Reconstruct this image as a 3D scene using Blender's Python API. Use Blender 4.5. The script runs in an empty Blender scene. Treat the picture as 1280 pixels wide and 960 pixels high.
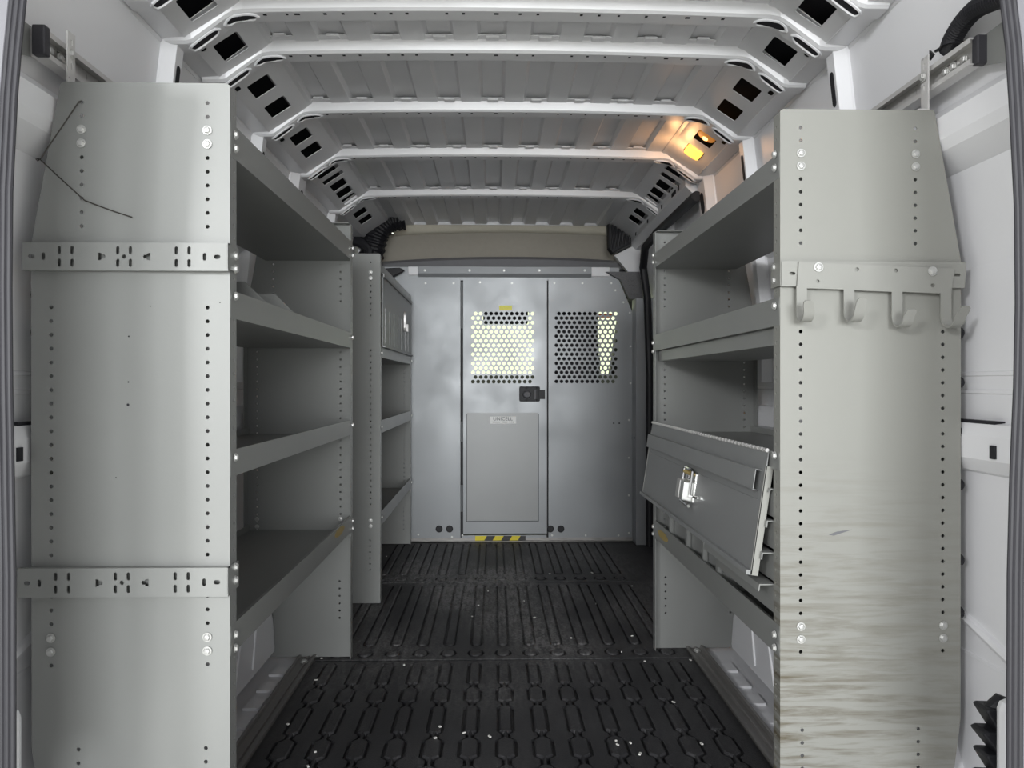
import bpy, bmesh, math, random
from mathutils import Matrix, Vector
random.seed(7)
SC = bpy.context.scene
COL = SC.collection
PI = math.pi
# ------------------------------------------------------------------ camera numbers (metres; van axis = +Y, camera at the rear doors)
F = 957.0
YAW = math.atan(22.0 / F)
CZ = 0.945
SN, CS = math.sin(YAW), math.cos(YAW)

def at(px, py, Y):
    """world point on the plane y = Y measured from the photograph"""
    a, b = (px - 640) / F, (py - 480) / F
    t = Y / (CS - SN * a)
    return Vector((t * (SN + CS * a), Y, CZ - t * b))

def atx(px, py, X):
    """world point on the plane x = X measured from the photograph"""
    a, b = (px - 640) / F, (py - 480) / F
    t = X / (SN + CS * a)
    return Vector((X, t * (CS - SN * a), CZ - t * b))

XC = 0.035          # van centre line

# ------------------------------------------------------------------ materials
def mat(name, col, rough=0.5, metal=0.0, noise=0.0, nscale=6.0, bump=0.0, bscale=120.0, stretch=(1, 1, 1), spec=0.5, rvar=0.0):
    m = bpy.data.materials.new(name)
    m.use_nodes = True
    nt = m.node_tree
    b = nt.nodes['Principled BSDF']
    b.inputs['Base Color'].default_value = (*col, 1)
    b.inputs['Roughness'].default_value = rough
    b.inputs['Metallic'].default_value = metal
    b.inputs['Specular IOR Level'].default_value = spec
    tc = nt.nodes.new('ShaderNodeTexCoord')
    mp = nt.nodes.new('ShaderNodeMapping')
    mp.inputs['Scale'].default_value = stretch
    nt.links.new(tc.outputs['Object'], mp.inputs['Vector'])
    if noise or rvar:
        n = nt.nodes.new('ShaderNodeTexNoise')
        n.inputs['Scale'].default_value = nscale
        n.inputs['Detail'].default_value = 5
        nt.links.new(mp.outputs['Vector'], n.inputs['Vector'])
        if noise:
            mx = nt.nodes.new('ShaderNodeMixRGB')
            mx.inputs['Color1'].default_value = (*[c * (1 - noise) for c in col], 1)
            mx.inputs['Color2'].default_value = (*[min(1, c * (1 + noise)) for c in col], 1)
            nt.links.new(n.outputs['Fac'], mx.inputs['Fac'])
            nt.links.new(mx.outputs['Color'], b.inputs['Base Color'])
        if rvar:
            mr = nt.nodes.new('ShaderNodeMapRange')
            mr.inputs['From Min'].default_value = .3
            mr.inputs['From Max'].default_value = .7
            mr.inputs['To Min'].default_value = max(0.02, rough - rvar)
            mr.inputs['To Max'].default_value = min(1, rough + rvar)
            nt.links.new(n.outputs['Fac'], mr.inputs['Value'])
            nt.links.new(mr.outputs['Result'], b.inputs['Roughness'])
    if bump:
        n2 = nt.nodes.new('ShaderNodeTexNoise')
        n2.inputs['Scale'].default_value = bscale
        n2.inputs['Detail'].default_value = 4
        nt.links.new(mp.outputs['Vector'], n2.inputs['Vector'])
        bp = nt.nodes.new('ShaderNodeBump')
        bp.inputs['Strength'].default_value = bump
        bp.inputs['Distance'].default_value = 0.004
        nt.links.new(n2.outputs['Fac'], bp.inputs['Height'])
        nt.links.new(bp.outputs['Normal'], b.inputs['Normal'])
    return m

def emis(name, col, strength):
    m = bpy.data.materials.new(name)
    m.use_nodes = True
    b = m.node_tree.nodes['Principled BSDF']
    b.inputs['Base Color'].default_value = (*col, 1)
    b.inputs['Emission Color'].default_value = (*col, 1)
    b.inputs['Emission Strength'].default_value = strength
    return m

M = {}
def brushed(m, an=.75):
    nt = m.node_tree; b = nt.nodes['Principled BSDF']
    c = nt.nodes.new('ShaderNodeCombineXYZ'); c.inputs['Z'].default_value = 1
    b.inputs['Anisotropic'].default_value = an
    nt.links.new(c.outputs['Vector'], b.inputs['Tangent'])
    return m
M['shelf'] = brushed(mat('grey_shelf_paint', (.268, .273, .264), .40, .22, noise=.05, nscale=3, bump=.02, bscale=260, rvar=.04))
M['shelf_light'] = mat('light_grey_paint', (.275, .275, .255), .45, .12, noise=.05, nscale=8, bump=.02, bscale=260)
M['partition'] = mat('grey_partition_paint', (.265, .276, .286), .38, .28, noise=.06, nscale=4, bump=.03, bscale=200, rvar=.07)
M['door_paint'] = mat('grey_door_paint', (.265, .27, .27), .42, .25, noise=.05, nscale=5, bump=.03, bscale=240)
M['body'] = mat('white_body_paint', (.78, .78, .80), .38, .0, noise=.03, nscale=3, rvar=.05)
M['roofp'] = mat('silver_white_roof_paint', (.74, .74, .755), .36, .1, noise=.05, nscale=4, rvar=.06)
M['dark'] = mat('dark_void', (.012, .012, .016), .8)
M['black'] = mat('black_plastic', (.014, .014, .017), .48, noise=.2, nscale=20, bump=.05, spec=.3)
M['rubber'] = mat('grey_rubber_seal', (.032, .031, .037), .55, noise=.12, nscale=30)
M['jamb'] = mat('grey_jamb', (.20, .197, .215), .45, noise=.06, nscale=12)
M['zinc'] = mat('zinc_bolt', (.56, .56, .545), .38, .6, noise=.1, nscale=200)
M['alu'] = mat('aluminium_rail', (.60, .59, .58), .36, .25, noise=.12, nscale=30, rvar=.1)
M['track'] = mat('worn_grey_track', (.27, .26, .25), .42, .6, noise=.3, nscale=18, rvar=.12)
M['chrome'] = mat('chrome', (.85, .85, .84), .12, 1.0)
M['beige'] = mat('beige_headliner', (.72, .68, .57), .9, noise=.06, nscale=40)
M['beige2'] = mat('taupe_headliner', (.36, .335, .29), .9, noise=.06, nscale=40)
M['trimgrey'] = mat('dark_grey_trim', (.13, .13, .14), .6, noise=.1, nscale=20)
M['yellow'] = mat('yellow_tape', (.80, .66, .02), .5, noise=.08, nscale=40)
M['tapeblack'] = mat('black_tape', (.02, .02, .02), .5)
M['paper'] = mat('white_label', (.93, .93, .92), .5)
M['ink'] = mat('dark_ink', (.05, .05, .06), .6)
M['yellab'] = mat('yellow_label', (.85, .78, .10), .5, noise=.2, nscale=200)
M['wire'] = mat('dark_wire', (.05, .045, .04), .45, .5)
M['seat'] = mat('black_seat_cloth', (.03, .03, .034), .9, noise=.2, nscale=60)
M['dash'] = mat('dash_plastic', (.025, .025, .028), .7)
M['concrete'] = mat('concrete_ground', (.80, .79, .77), .9, noise=.1, nscale=2, bump=.2, bscale=30)
M['pad'] = mat('speckled_grey_pad', (.13, .13, .135), .6, noise=.5, nscale=160)
M['amber'] = emis('amber_lens', (1.0, .56, .10), 1.5)
M['amber2'] = emis('amber_reflector', (.75, .30, .06), .45)
M['bulb'] = emis('warm_bulb', (1.0, .62, .22), 3.0)
M['orange'] = mat('orange_strip', (.75, .16, .04), .5)
M['debris'] = mat('pale_debris', (.7, .69, .65), .6)
M['gold'] = mat('brass_smear', (.42, .31, .10), .45, noise=.3, nscale=60)

def glass_mat():
    m = bpy.data.materials.new('tinted_glass')
    m.use_nodes = True
    nt = m.node_tree
    nt.nodes.remove(nt.nodes['Principled BSDF'])
    out = nt.nodes['Material Output']
    tr = nt.nodes.new('ShaderNodeBsdfTransparent')
    tr.inputs['Color'].default_value = (.94, .97, .87, 1)
    gl = nt.nodes.new('ShaderNodeBsdfGlossy')
    gl.inputs['Roughness'].default_value = .02
    mx = nt.nodes.new('ShaderNodeMixShader')
    mx.inputs['Fac'].default_value = .06
    nt.links.new(tr.outputs['BSDF'], mx.inputs[1])
    nt.links.new(gl.outputs['BSDF'], mx.inputs[2])
    nt.links.new(mx.outputs['Shader'], out.inputs['Surface'])
    return m
M['glass'] = glass_mat()

def dirty_panel():
    """grey paint with brown horizontal scuffs, denser at the foot of the panel"""
    m = mat('scuffed_shelf_paint', (.268, .268, .246), .45, .12, bump=.03, bscale=260)
    nt = m.node_tree
    b = nt.nodes['Principled BSDF']
    tc = nt.nodes.new('ShaderNodeTexCoord')
    mp = nt.nodes.new('ShaderNodeMapping')
    mp.inputs['Scale'].default_value = (3.0, 1.0, 34.0)
    nt.links.new(tc.outputs['Object'], mp.inputs['Vector'])
    n = nt.nodes.new('ShaderNodeTexNoise')
    n.inputs['Scale'].default_value = 2.2
    n.inputs['Detail'].default_value = 7
    n.inputs['Roughness'].default_value = .62
    n.inputs['Distortion'].default_value = .4
    nt.links.new(mp.outputs['Vector'], n.inputs['Vector'])
    sep = nt.nodes.new('ShaderNodeSeparateXYZ')
    nt.links.new(tc.outputs['Object'], sep.inputs['Vector'])
    h = nt.nodes.new('ShaderNodeMapRange')       # scuffs reach about knee height
    h.inputs['From Min'].default_value = .25
    h.inputs['From Max'].default_value = .82
    h.inputs['To Min'].default_value = .95
    h.inputs['To Max'].default_value = 0.0
    nt.links.new(sep.outputs['Z'], h.inputs['Value'])
    x = nt.nodes.new('ShaderNodeMapRange')       # mostly on the aisle side
    x.inputs['From Min'].default_value = .05
    x.inputs['From Max'].default_value = .38
    x.inputs['To Min'].default_value = 1.15
    x.inputs['To Max'].default_value = .25
    nt.links.new(sep.outputs['X'], x.inputs['Value'])
    r = nt.nodes.new('ShaderNodeMapRange')
    r.inputs['From Min'].default_value = .44
    r.inputs['From Max'].default_value = .70
    nt.links.new(n.outputs['Fac'], r.inputs['Value'])
    m1 = nt.nodes.new('ShaderNodeMath'); m1.operation = 'MULTIPLY'
    m2 = nt.nodes.new('ShaderNodeMath'); m2.operation = 'MULTIPLY'; m2.use_clamp = True
    nt.links.new(r.outputs['Result'], m1.inputs[0]); nt.links.new(h.outputs['Result'], m1.inputs[1])
    nt.links.new(m1.outputs[0], m2.inputs[0]); nt.links.new(x.outputs['Result'], m2.inputs[1])
    mx = nt.nodes.new('ShaderNodeMixRGB')
    mx.inputs['Color1'].default_value = (.268, .268, .246, 1)
    mx.inputs['Color2'].default_value = (.085, .066, .034, 1)
    nt.links.new(m2.outputs[0], mx.inputs['Fac'])
    nt.links.new(mx.outputs['Color'], b.inputs['Base Color'])
    return m
M['scuffed'] = dirty_panel()

def floor_mat():
    m = mat('black_bedliner', (.016, .0155, .018), .5, bump=.5, bscale=300)
    nt = m.node_tree
    b = nt.nodes['Principled BSDF']
    tc = nt.nodes.new('ShaderNodeTexCoord')
    def noise(scale, det, st=(1, 1, 1)):
        mp = nt.nodes.new('ShaderNodeMapping'); mp.inputs['Scale'].default_value = st
        nt.links.new(tc.outputs['Object'], mp.inputs['Vector'])
        n = nt.nodes.new('ShaderNodeTexNoise'); n.inputs['Scale'].default_value = scale; n.inputs['Detail'].default_value = det
        n.inputs['Roughness'].default_value = .7
        nt.links.new(mp.outputs['Vector'], n.inputs['Vector'])
        return n
    a = noise(90, 6); c = noise(1.7, 2, (1, .6, 1)); st = noise(40, 4, (1.4, .3, 1))
    r1 = nt.nodes.new('ShaderNodeMapRange'); r1.inputs['From Min'].default_value = .47; r1.inputs['From Max'].default_value = .68
    nt.links.new(a.outputs['Fac'], r1.inputs['Value'])
    r2 = nt.nodes.new('ShaderNodeMapRange'); r2.inputs['From Min'].default_value = .40; r2.inputs['From Max'].default_value = .70; r2.inputs['To Max'].default_value = 1.2
    nt.links.new(c.outputs['Fac'], r2.inputs['Value'])
    r3 = nt.nodes.new('ShaderNodeMapRange'); r3.inputs['From Min'].default_value = .4; r3.inputs['From Max'].default_value = .7
    nt.links.new(st.outputs['Fac'], r3.inputs['Value'])
    mu = nt.nodes.new('ShaderNodeMath'); mu.operation = 'MULTIPLY'
    mu2 = nt.nodes.new('ShaderNodeMath'); mu2.operation = 'MULTIPLY'; mu2.use_clamp = True
    ad = nt.nodes.new('ShaderNodeMath'); ad.operation = 'ADD'
    nt.links.new(r1.outputs['Result'], ad.inputs[0]); nt.links.new(r3.outputs['Result'], ad.inputs[1])
    nt.links.new(ad.outputs[0], mu.inputs[0]); nt.links.new(r2.outputs['Result'], mu.inputs[1])
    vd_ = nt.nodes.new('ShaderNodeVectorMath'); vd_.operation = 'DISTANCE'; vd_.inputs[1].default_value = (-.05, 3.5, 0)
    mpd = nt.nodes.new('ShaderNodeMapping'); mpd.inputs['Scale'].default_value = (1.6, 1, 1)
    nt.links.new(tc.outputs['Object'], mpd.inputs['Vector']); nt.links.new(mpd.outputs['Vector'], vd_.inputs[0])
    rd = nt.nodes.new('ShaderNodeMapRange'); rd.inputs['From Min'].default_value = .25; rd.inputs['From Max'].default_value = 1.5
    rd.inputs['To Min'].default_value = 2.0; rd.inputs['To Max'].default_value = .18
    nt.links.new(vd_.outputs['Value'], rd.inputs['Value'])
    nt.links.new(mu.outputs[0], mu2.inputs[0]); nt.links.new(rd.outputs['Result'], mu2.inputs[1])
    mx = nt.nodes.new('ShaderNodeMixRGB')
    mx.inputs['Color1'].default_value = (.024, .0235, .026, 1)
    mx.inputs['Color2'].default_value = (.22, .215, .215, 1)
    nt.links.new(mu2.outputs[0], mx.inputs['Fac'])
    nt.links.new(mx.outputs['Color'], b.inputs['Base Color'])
    b.inputs['Specular IOR Level'].default_value = .5
    return m
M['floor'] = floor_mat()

# ------------------------------------------------------------------ mesh helpers
def plate2d(outline, holes, t):
    """flat sheet with real holes: returns verts (u, v, w in 0..t) and faces"""
    cu = bpy.data.curves.new('tmp', 'CURVE')
    cu.dimensions = '2D'; cu.fill_mode = 'BOTH'; cu.extrude = t / 2
    for pts in [outline] + list(holes):
        sp = cu.splines.new('POLY')
        sp.points.add(len(pts) - 1)
        for p, q in zip(sp.points, pts):
            p.co = (q[0], q[1], 0, 1)
        sp.use_cyclic_u = True
    ob = bpy.data.objects.new('tmp', cu)
    COL.objects.link(ob)
    dg = bpy.context.evaluated_depsgraph_get()
    me = bpy.data.meshes.new_from_object(ob.evaluated_get(dg))
    vs = [Vector((v.co.x, v.co.y, v.co.z + t / 2)) for v in me.vertices]
    fs = [tuple(p.vertices) for p in me.polygons]
    bpy.data.objects.remove(ob); bpy.data.curves.remove(cu); bpy.data.meshes.remove(me)
    return vs, fs

def circ(u, v, r, n=12, ry=None, rot=0):
    ry = r if ry is None else ry
    return [(u + r * math.cos(2 * PI * i / n + rot), v + ry * math.sin(2 * PI * i / n + rot)) for i in range(n)]

def slot(u, v, w, h, n=5):
    """stadium outline, w x h"""
    pts = []
    if w >= h:
        r, d = h / 2, (w - h) / 2
        for i in range(n + 1):
            a = -PI / 2 + PI * i / n; pts.append((u + d + r * math.cos(a), v + r * math.sin(a)))
        for i in range(n + 1):
            a = PI / 2 + PI * i / n; pts.append((u - d + r * math.cos(a), v + r * math.sin(a)))
    else:
        r, d = w / 2, (h - w) / 2
        for i in range(n + 1):
            a = PI * i / n; pts.append((u + r * math.cos(a), v + d + r * math.sin(a)))
        for i in range(n + 1):
            a = PI + PI * i / n; pts.append((u + r * math.cos(a), v - d + r * math.sin(a)))
    return pts

def rect(u0, v0, u1, v1):
    return [(u0, v0), (u1, v0), (u1, v1), (u0, v1)]

def rrect(u0, v0, u1, v1, r, n=3):
    pts = []
    for cx, cy, a0 in ((u1 - r, v0 + r, -PI / 2), (u1 - r, v1 - r, 0), (u0 + r, v1 - r, PI / 2), (u0 + r, v0 + r, PI)):
        for i in range(n + 1):
            a = a0 + PI / 2 * i / n
            pts.append((cx + r * math.cos(a), cy + r * math.sin(a)))
    return pts

def frame(o, u, v):
    u = Vector(u).normalized(); v = Vector(v).normalized(); n = u.cross(v)
    m = Matrix.Identity(4)
    for i in range(3):
        m[i][0], m[i][1], m[i][2], m[i][3] = u[i], v[i], n[i], o[i]
    return m

def facing(Y):      # u = X, v = Z, w towards the camera
    return frame((0, Y, 0), (1, 0, 0), (0, 0, 1))

def sideways(X):    # u = Y, v = Z, w = +X
    return frame((X, 0, 0), (0, 1, 0), (0, 0, 1))

class MB:
    def __init__(self):
        self.v, self.f, self.m = [], [], []
    def add(self, vs, fs, mi=0, mx=None):
        k = len(self.v)
        for p in vs:
            p = Vector(p)
            self.v.append(mx @ p if mx is not None else p)
        for f in fs:
            self.f.append(tuple(i + k for i in f)); self.m.append(mi)
        return self
    def box(self, a, b, mi=0, mx=None):
        x0, y0, z0 = a; x1, y1, z1 = b
        vs = [(x, y, z) for x in (x0, x1) for y in (y0, y1) for z in (z0, z1)]
        return self.add(vs, [(0, 1, 3, 2), (4, 6, 7, 5), (0, 4, 5, 1), (2, 3, 7, 6), (0, 2, 6, 4), (1, 5, 7, 3)], mi, mx)
    def plate(self, outline, holes, t, mx, mi=0, w=0.0):
        vs, fs = plate2d(outline, holes, t)
        return self.add([(p.x, p.y, p.z + w) for p in vs], fs, mi, mx)
    def prism(self, poly, w0, w1, mx, mi=0, inset=0.0):
        """polygon extruded along the frame's normal; inset shrinks the w1 end about its centre"""
        n = len(poly)
        cu = sum(p[0] for p in poly) / n; cv = sum(p[1] for p in poly) / n
        vs = [(p[0], p[1], w0) for p in poly]
        for p in poly:
            du, dv = p[0] - cu, p[1] - cv
            L = math.hypot(du, dv) or 1
            vs.append((p[0] - du / L * inset, p[1] - dv / L * inset, w1))
        fs = [tuple(range(n - 1, -1, -1)), tuple(range(n, 2 * n))]
        fs += [(i, (i + 1) % n, n + (i + 1) % n, n + i) for i in range(n)]
        return self.add(vs, fs, mi, mx)
    def sheet(self, prof, t, a, b, axis='Y', mi=0):
        """bent sheet: open polyline prof (two coords) thickened by t and extruded along an axis from a to b"""
        n = len(prof)
        nr = []
        for i in range(n):
            d = Vector((0, 0))
            if i > 0: d += (Vector(prof[i]) - Vector(prof[i - 1])).normalized()
            if i < n - 1: d += (Vector(prof[i + 1]) - Vector(prof[i])).normalized()
            d = d.normalized() if d.length > 1e-6 else Vector((1, 0))
            q = Vector((-d.y, d.x))
            k = 1.0
            if 0 < i < n - 1:
                e = (Vector(prof[i + 1]) - Vector(prof[i])).normalized()
                k = 1 / max(.35, Vector((-e.y, e.x)).dot(q))
            nr.append(q * k)
        loop = [Vector(p) for p in prof] + [Vector(prof[i]) + nr[i] * t for i in range(n - 1, -1, -1)]
        def P(p, s):
            return {'Y': (p[0], s, p[1]), 'X': (s, p[0], p[1]), 'Z': (p[0], p[1], s)}[axis]
        N = len(loop)
        vs = [P(p, a) for p in loop] + [P(p, b) for p in loop]
        fs = [(i, (i + 1) % N, N + (i + 1) % N, N + i) for i in range(N)]
        for i in range(n - 1):
            fs.append((i, N - 1 - i, N - 2 - i, i + 1))
            fs.append((N + i, N + i + 1, 2 * N - 2 - i, 2 * N - 1 - i))
        return self.add(vs, fs, mi)
    def tube(self, pts, r, seg=10, mi=0, cap=True, squash=None):
        pts = [Vector(p) for p in pts]
        n = len(pts)
        rs = r if isinstance(r, (list, tuple)) else [r] * n
        vs, fs = [], []
        up = Vector((0, 0, 1))
        prev = None
        for i in range(n):
            d = (pts[min(i + 1, n - 1)] - pts[max(i - 1, 0)]).normalized()
            if prev is None:
                a = d.cross(up)
                if a.length < .05: a = d.cross(Vector((1, 0, 0)))
            else:
                a = prev - d * prev.dot(d)
            a.normalize(); prev = a
            b = d.cross(a)
            for k in range(seg):
                t = 2 * PI * k / seg
                vs.append(pts[i] + (a * math.cos(t) + b * math.sin(t) * (squash or 1)) * rs[i])
        for i in range(n - 1):
            for k in range(seg):
                fs.append((i * seg + k, i * seg + (k + 1) % seg, (i + 1) * seg + (k + 1) % seg, (i + 1) * seg + k))
        if cap:
            fs.append(tuple(range(seg - 1, -1, -1))); fs.append(tuple((n - 1) * seg + k for k in range(seg)))
        return self.add(vs, fs, mi)
    def sweep(self, path, sec, mi=0):
        """closed section of offset vectors carried along path points (no rotation)"""
        n, k = len(path), len(sec)
        vs = [Vector(p) + Vector(s) for p in path for s in sec]
        fs = [(i * k + j, i * k + (j + 1) % k, (i + 1) * k + (j + 1) % k, (i + 1) * k + j) for i in range(n - 1) for j in range(k)]
        fs.append(tuple(range(k - 1, -1, -1))); fs.append(tuple((n - 1) * k + j for j in range(k)))
        return self.add(vs, fs, mi)
    def lathe(self, prof, mx, seg=14, mi=0):
        """(radius, height) profile spun about the frame's w axis"""
        vs, fs = [], []
        for r, h in prof:
            for k in range(seg):
                a = 2 * PI * k / seg
                vs.append((r * math.cos(a), r * math.sin(a), h))
        for i in range(len(prof) - 1):
            for k in range(seg):
                fs.append((i * seg + k, i * seg + (k + 1) % seg, (i + 1) * seg + (k + 1) % seg, (i + 1) * seg + k))
        fs.append(tuple(range(seg - 1, -1, -1))); fs.append(tuple((len(prof) - 1) * seg + k for k in range(seg)))
        return self.add(vs, fs, mi, mx)
    def build(self, name, mats, parent=None, bevel=0.0, smooth=False, sharp=35):
        org = base(parent)
        me = bpy.data.meshes.new(name)
        me.from_pydata([tuple(v - org) for v in self.v], [], self.f)
        for x in (mats if isinstance(mats, (list, tuple)) else [mats]):
            me.materials.append(M[x])
        me.polygons.foreach_set('material_index', self.m)
        bm = bmesh.new(); bm.from_mesh(me)
        bmesh.ops.recalc_face_normals(bm, faces=bm.faces)
        bm.to_mesh(me); bm.free()
        if smooth:
            for p in me.polygons: p.use_smooth = True
            try: me.set_sharp_from_angle(angle=math.radians(sharp))
            except Exception: pass
        ob = bpy.data.objects.new(name, me)
        COL.objects.link(ob)
        if parent is not None: ob.parent = parent
        if bevel:
            bv = ob.modifiers.new('edge', 'BEVEL'); bv.width = bevel; bv.segments = 2; bv.limit_method = 'ANGLE'; bv.angle_limit = math.radians(40)
        return ob

ORG = {}
def base(o):
    """world position of the thing an object belongs to"""
    while o is not None and o.parent is not None: o = o.parent
    return Vector(o.location) if o is not None else Vector((0, 0, 0))

def tag(o, label, cat, group=None, kind=None):
    o['label'] = label; o['category'] = cat
    if group: o['group'] = group
    if kind: o['kind'] = kind
    return o

def thing(name, label, cat, loc, group=None):
    o = bpy.data.objects.new(name, None)
    COL.objects.link(o); o.location = loc; o.empty_display_size = .05
    return tag(o, label, cat, group)

def struct(o, label, cat):
    return tag(o, label, cat, None, 'structure')

def text_mesh(body, size, mx):
    cu = bpy.data.curves.new('tmp', 'FONT')
    cu.body = body; cu.size = size; cu.align_x = 'CENTER'; cu.align_y = 'CENTER'; cu.extrude = .0003
    ob = bpy.data.objects.new('tmp', cu); COL.objects.link(ob)
    me = bpy.data.meshes.new_from_object(ob.evaluated_get(bpy.context.evaluated_depsgraph_get()))
    r = ([mx @ v.co for v in me.vertices], [tuple(p.vertices) for p in me.polygons])
    bpy.data.objects.remove(ob); bpy.data.curves.remove(cu); bpy.data.meshes.remove(me)
    return r

# bolt heads: one mesh, copied
def bolt_mesh():
    m = MB()
    I = Matrix.Identity(4)
    m.lathe([(.0085, 0), (.0085, .0016)], I, 14)
    m.lathe([(.0064, .0014), (.0064, .0046), (.0052, .0058), (.0022, .0062)], I, 6)
    o = m.build('bolt', 'zinc')
    me = o.data
    bpy.data.objects.remove(o)
    return me
BOLT = bolt_mesh()
def bolt(parent, pos, direction, scale=1.0):
    o = bpy.data.objects.new('bolt', BOLT)
    COL.objects.link(o); o.parent = parent
    o.location = Vector(pos) - base(parent)
    q = Vector((0, 0, 1)).rotation_difference(Vector(direction))
    o.rotation_mode = 'QUATERNION'; o.rotation_quaternion = q
    o.scale = (scale,) * 3
    return o

# ================================================================== SETTING: floor
Y_IN, Y_PART = 1.12, 4.60
fl = MB()
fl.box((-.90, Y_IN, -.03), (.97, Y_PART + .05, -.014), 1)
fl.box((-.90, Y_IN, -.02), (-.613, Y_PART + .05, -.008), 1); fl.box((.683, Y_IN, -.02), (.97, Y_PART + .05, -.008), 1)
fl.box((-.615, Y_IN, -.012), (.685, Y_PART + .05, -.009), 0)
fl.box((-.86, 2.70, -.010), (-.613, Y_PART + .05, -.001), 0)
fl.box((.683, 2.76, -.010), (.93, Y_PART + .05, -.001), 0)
FZ = frame((0, 0, 0), (1, 0, 0), (0, 1, 0))
P = .0965
KX = [XC + k * P - .004 for k in range(-6, 7)]
FX0, FX1 = -.615, .685
GAP = .0068
def grow(poly, d):
    n = len(poly); out = []
    for i in range(n):
        a, b, c = Vector(poly[i - 1]), Vector(poly[i]), Vector(poly[(i + 1) % n])
        e1 = (b - a).normalized(); e2 = (c - b).normalized()
        n1 = Vector((e1.y, -e1.x)); n2 = Vector((e2.y, -e2.x))
        q = (n1 + n2); q = q / max(.3, q.dot(n1))
        out.append(tuple(b + q * d))
    return out
def raised(poly, base_z, top_z, s_=.005):
    n = len(poly); ins = grow(poly, -s_)
    mid = grow(poly, -.0015)
    vs = [(q[0], q[1], base_z) for q in poly] + [(q[0], q[1], top_z - .003) for q in mid] + [(q[0], q[1], top_z) for q in ins]
    fs = [tuple(range(2 * n, 3 * n))]
    for r in (0, n): fs += [(r + i, r + (i + 1) % n, r + n + (i + 1) % n, r + n + i) for i in range(n)]
    fl.add(vs, fs, 0)
def row(y0, y1, polys, top_z=.004):
    fl.plate(rect(FX0, y0, FX1, y1), [grow(p, GAP) for p in polys], .009, FZ, 0, -.009)
    for p in polys: raised(p, -.010, top_z)
def chain(x, segs, neck=.006):
    """one pressed rib: pads joined by thin necks"""
    half = []
    for y0, y1, w, c in segs:
        h = w / 2
        half += [(neck, y0), (h - c, y0 + .001), (h, y0 + c), (h, y1 - c), (h - c, y1 - .001), (neck, y1)]
    right = [(x + a, y) for a, y in half]; left = [(x - a, y) for a, y in reversed(half)]
    return right + left
row(3.657, Y_PART + .05, [slot(x, 4.165, .036, .73, 6) for x in KX] + [slot(x, 3.715, .046, .058, 6) for x in KX], .003)
row(2.634, 3.643, [slot(x, 3.185, .036, .83, 6) for x in KX] + [slot(x, 2.692, .046, .058, 6) for x in KX])
row(1.13, 2.618, [chain(x, [(1.16, 1.43, .036, .009), (1.47, 1.60, .046, .016), (1.635, 1.895, .036, .009), (1.93, 2.045, .046, .016), (2.075, 2.245, .036, .009), (2.275, 2.385, .044, .015), (2.415, 2.595, .034, .009)]) for x in KX])
# pressed steps in the bare metal by the wheel arches
for s in (-1, 1):
    for k in range(4):
        x0 = XC + s * .72; x1 = XC + s * .77
        fl.box((min(x0, x1), 2.12 + k * .13, -.01), (max(x0, x1), 2.19 + k * .13, -.001), 1)
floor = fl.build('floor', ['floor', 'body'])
struct(floor, 'black ribbed cargo floor of the van with bare white metal along its edges', 'floor')

for i, s in ((3, -1), (4, 1)):
    m = MB()
    xc = XC + s * .678
    yend = 2.655 if s < 0 else 2.73
    prof = [(xc - .03, .012), (xc - .022, .012), (xc - .020, .003), (xc - .002, .002), (xc + .001, .008), (xc + .006, .008), (xc + .008, .003), (xc + .020, .003), (xc + .022, .014), (xc + .030, .014)]
    m.sheet(prof, -.004, 1.15, yend)
    m.box((xc - .03, 1.15, -.008), (xc + .03, yend, .000))
    o = m.build('trim_%d' % i, 'track')
    bolt(o, (xc, yend - .05, .004), (0, 0, 1), 1.5)
    struct(o, ('worn grey metal floor track along the foot of the left shelves', 'worn grey metal floor track along the foot of the right shelves')[s > 0], 'floor track')

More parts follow.
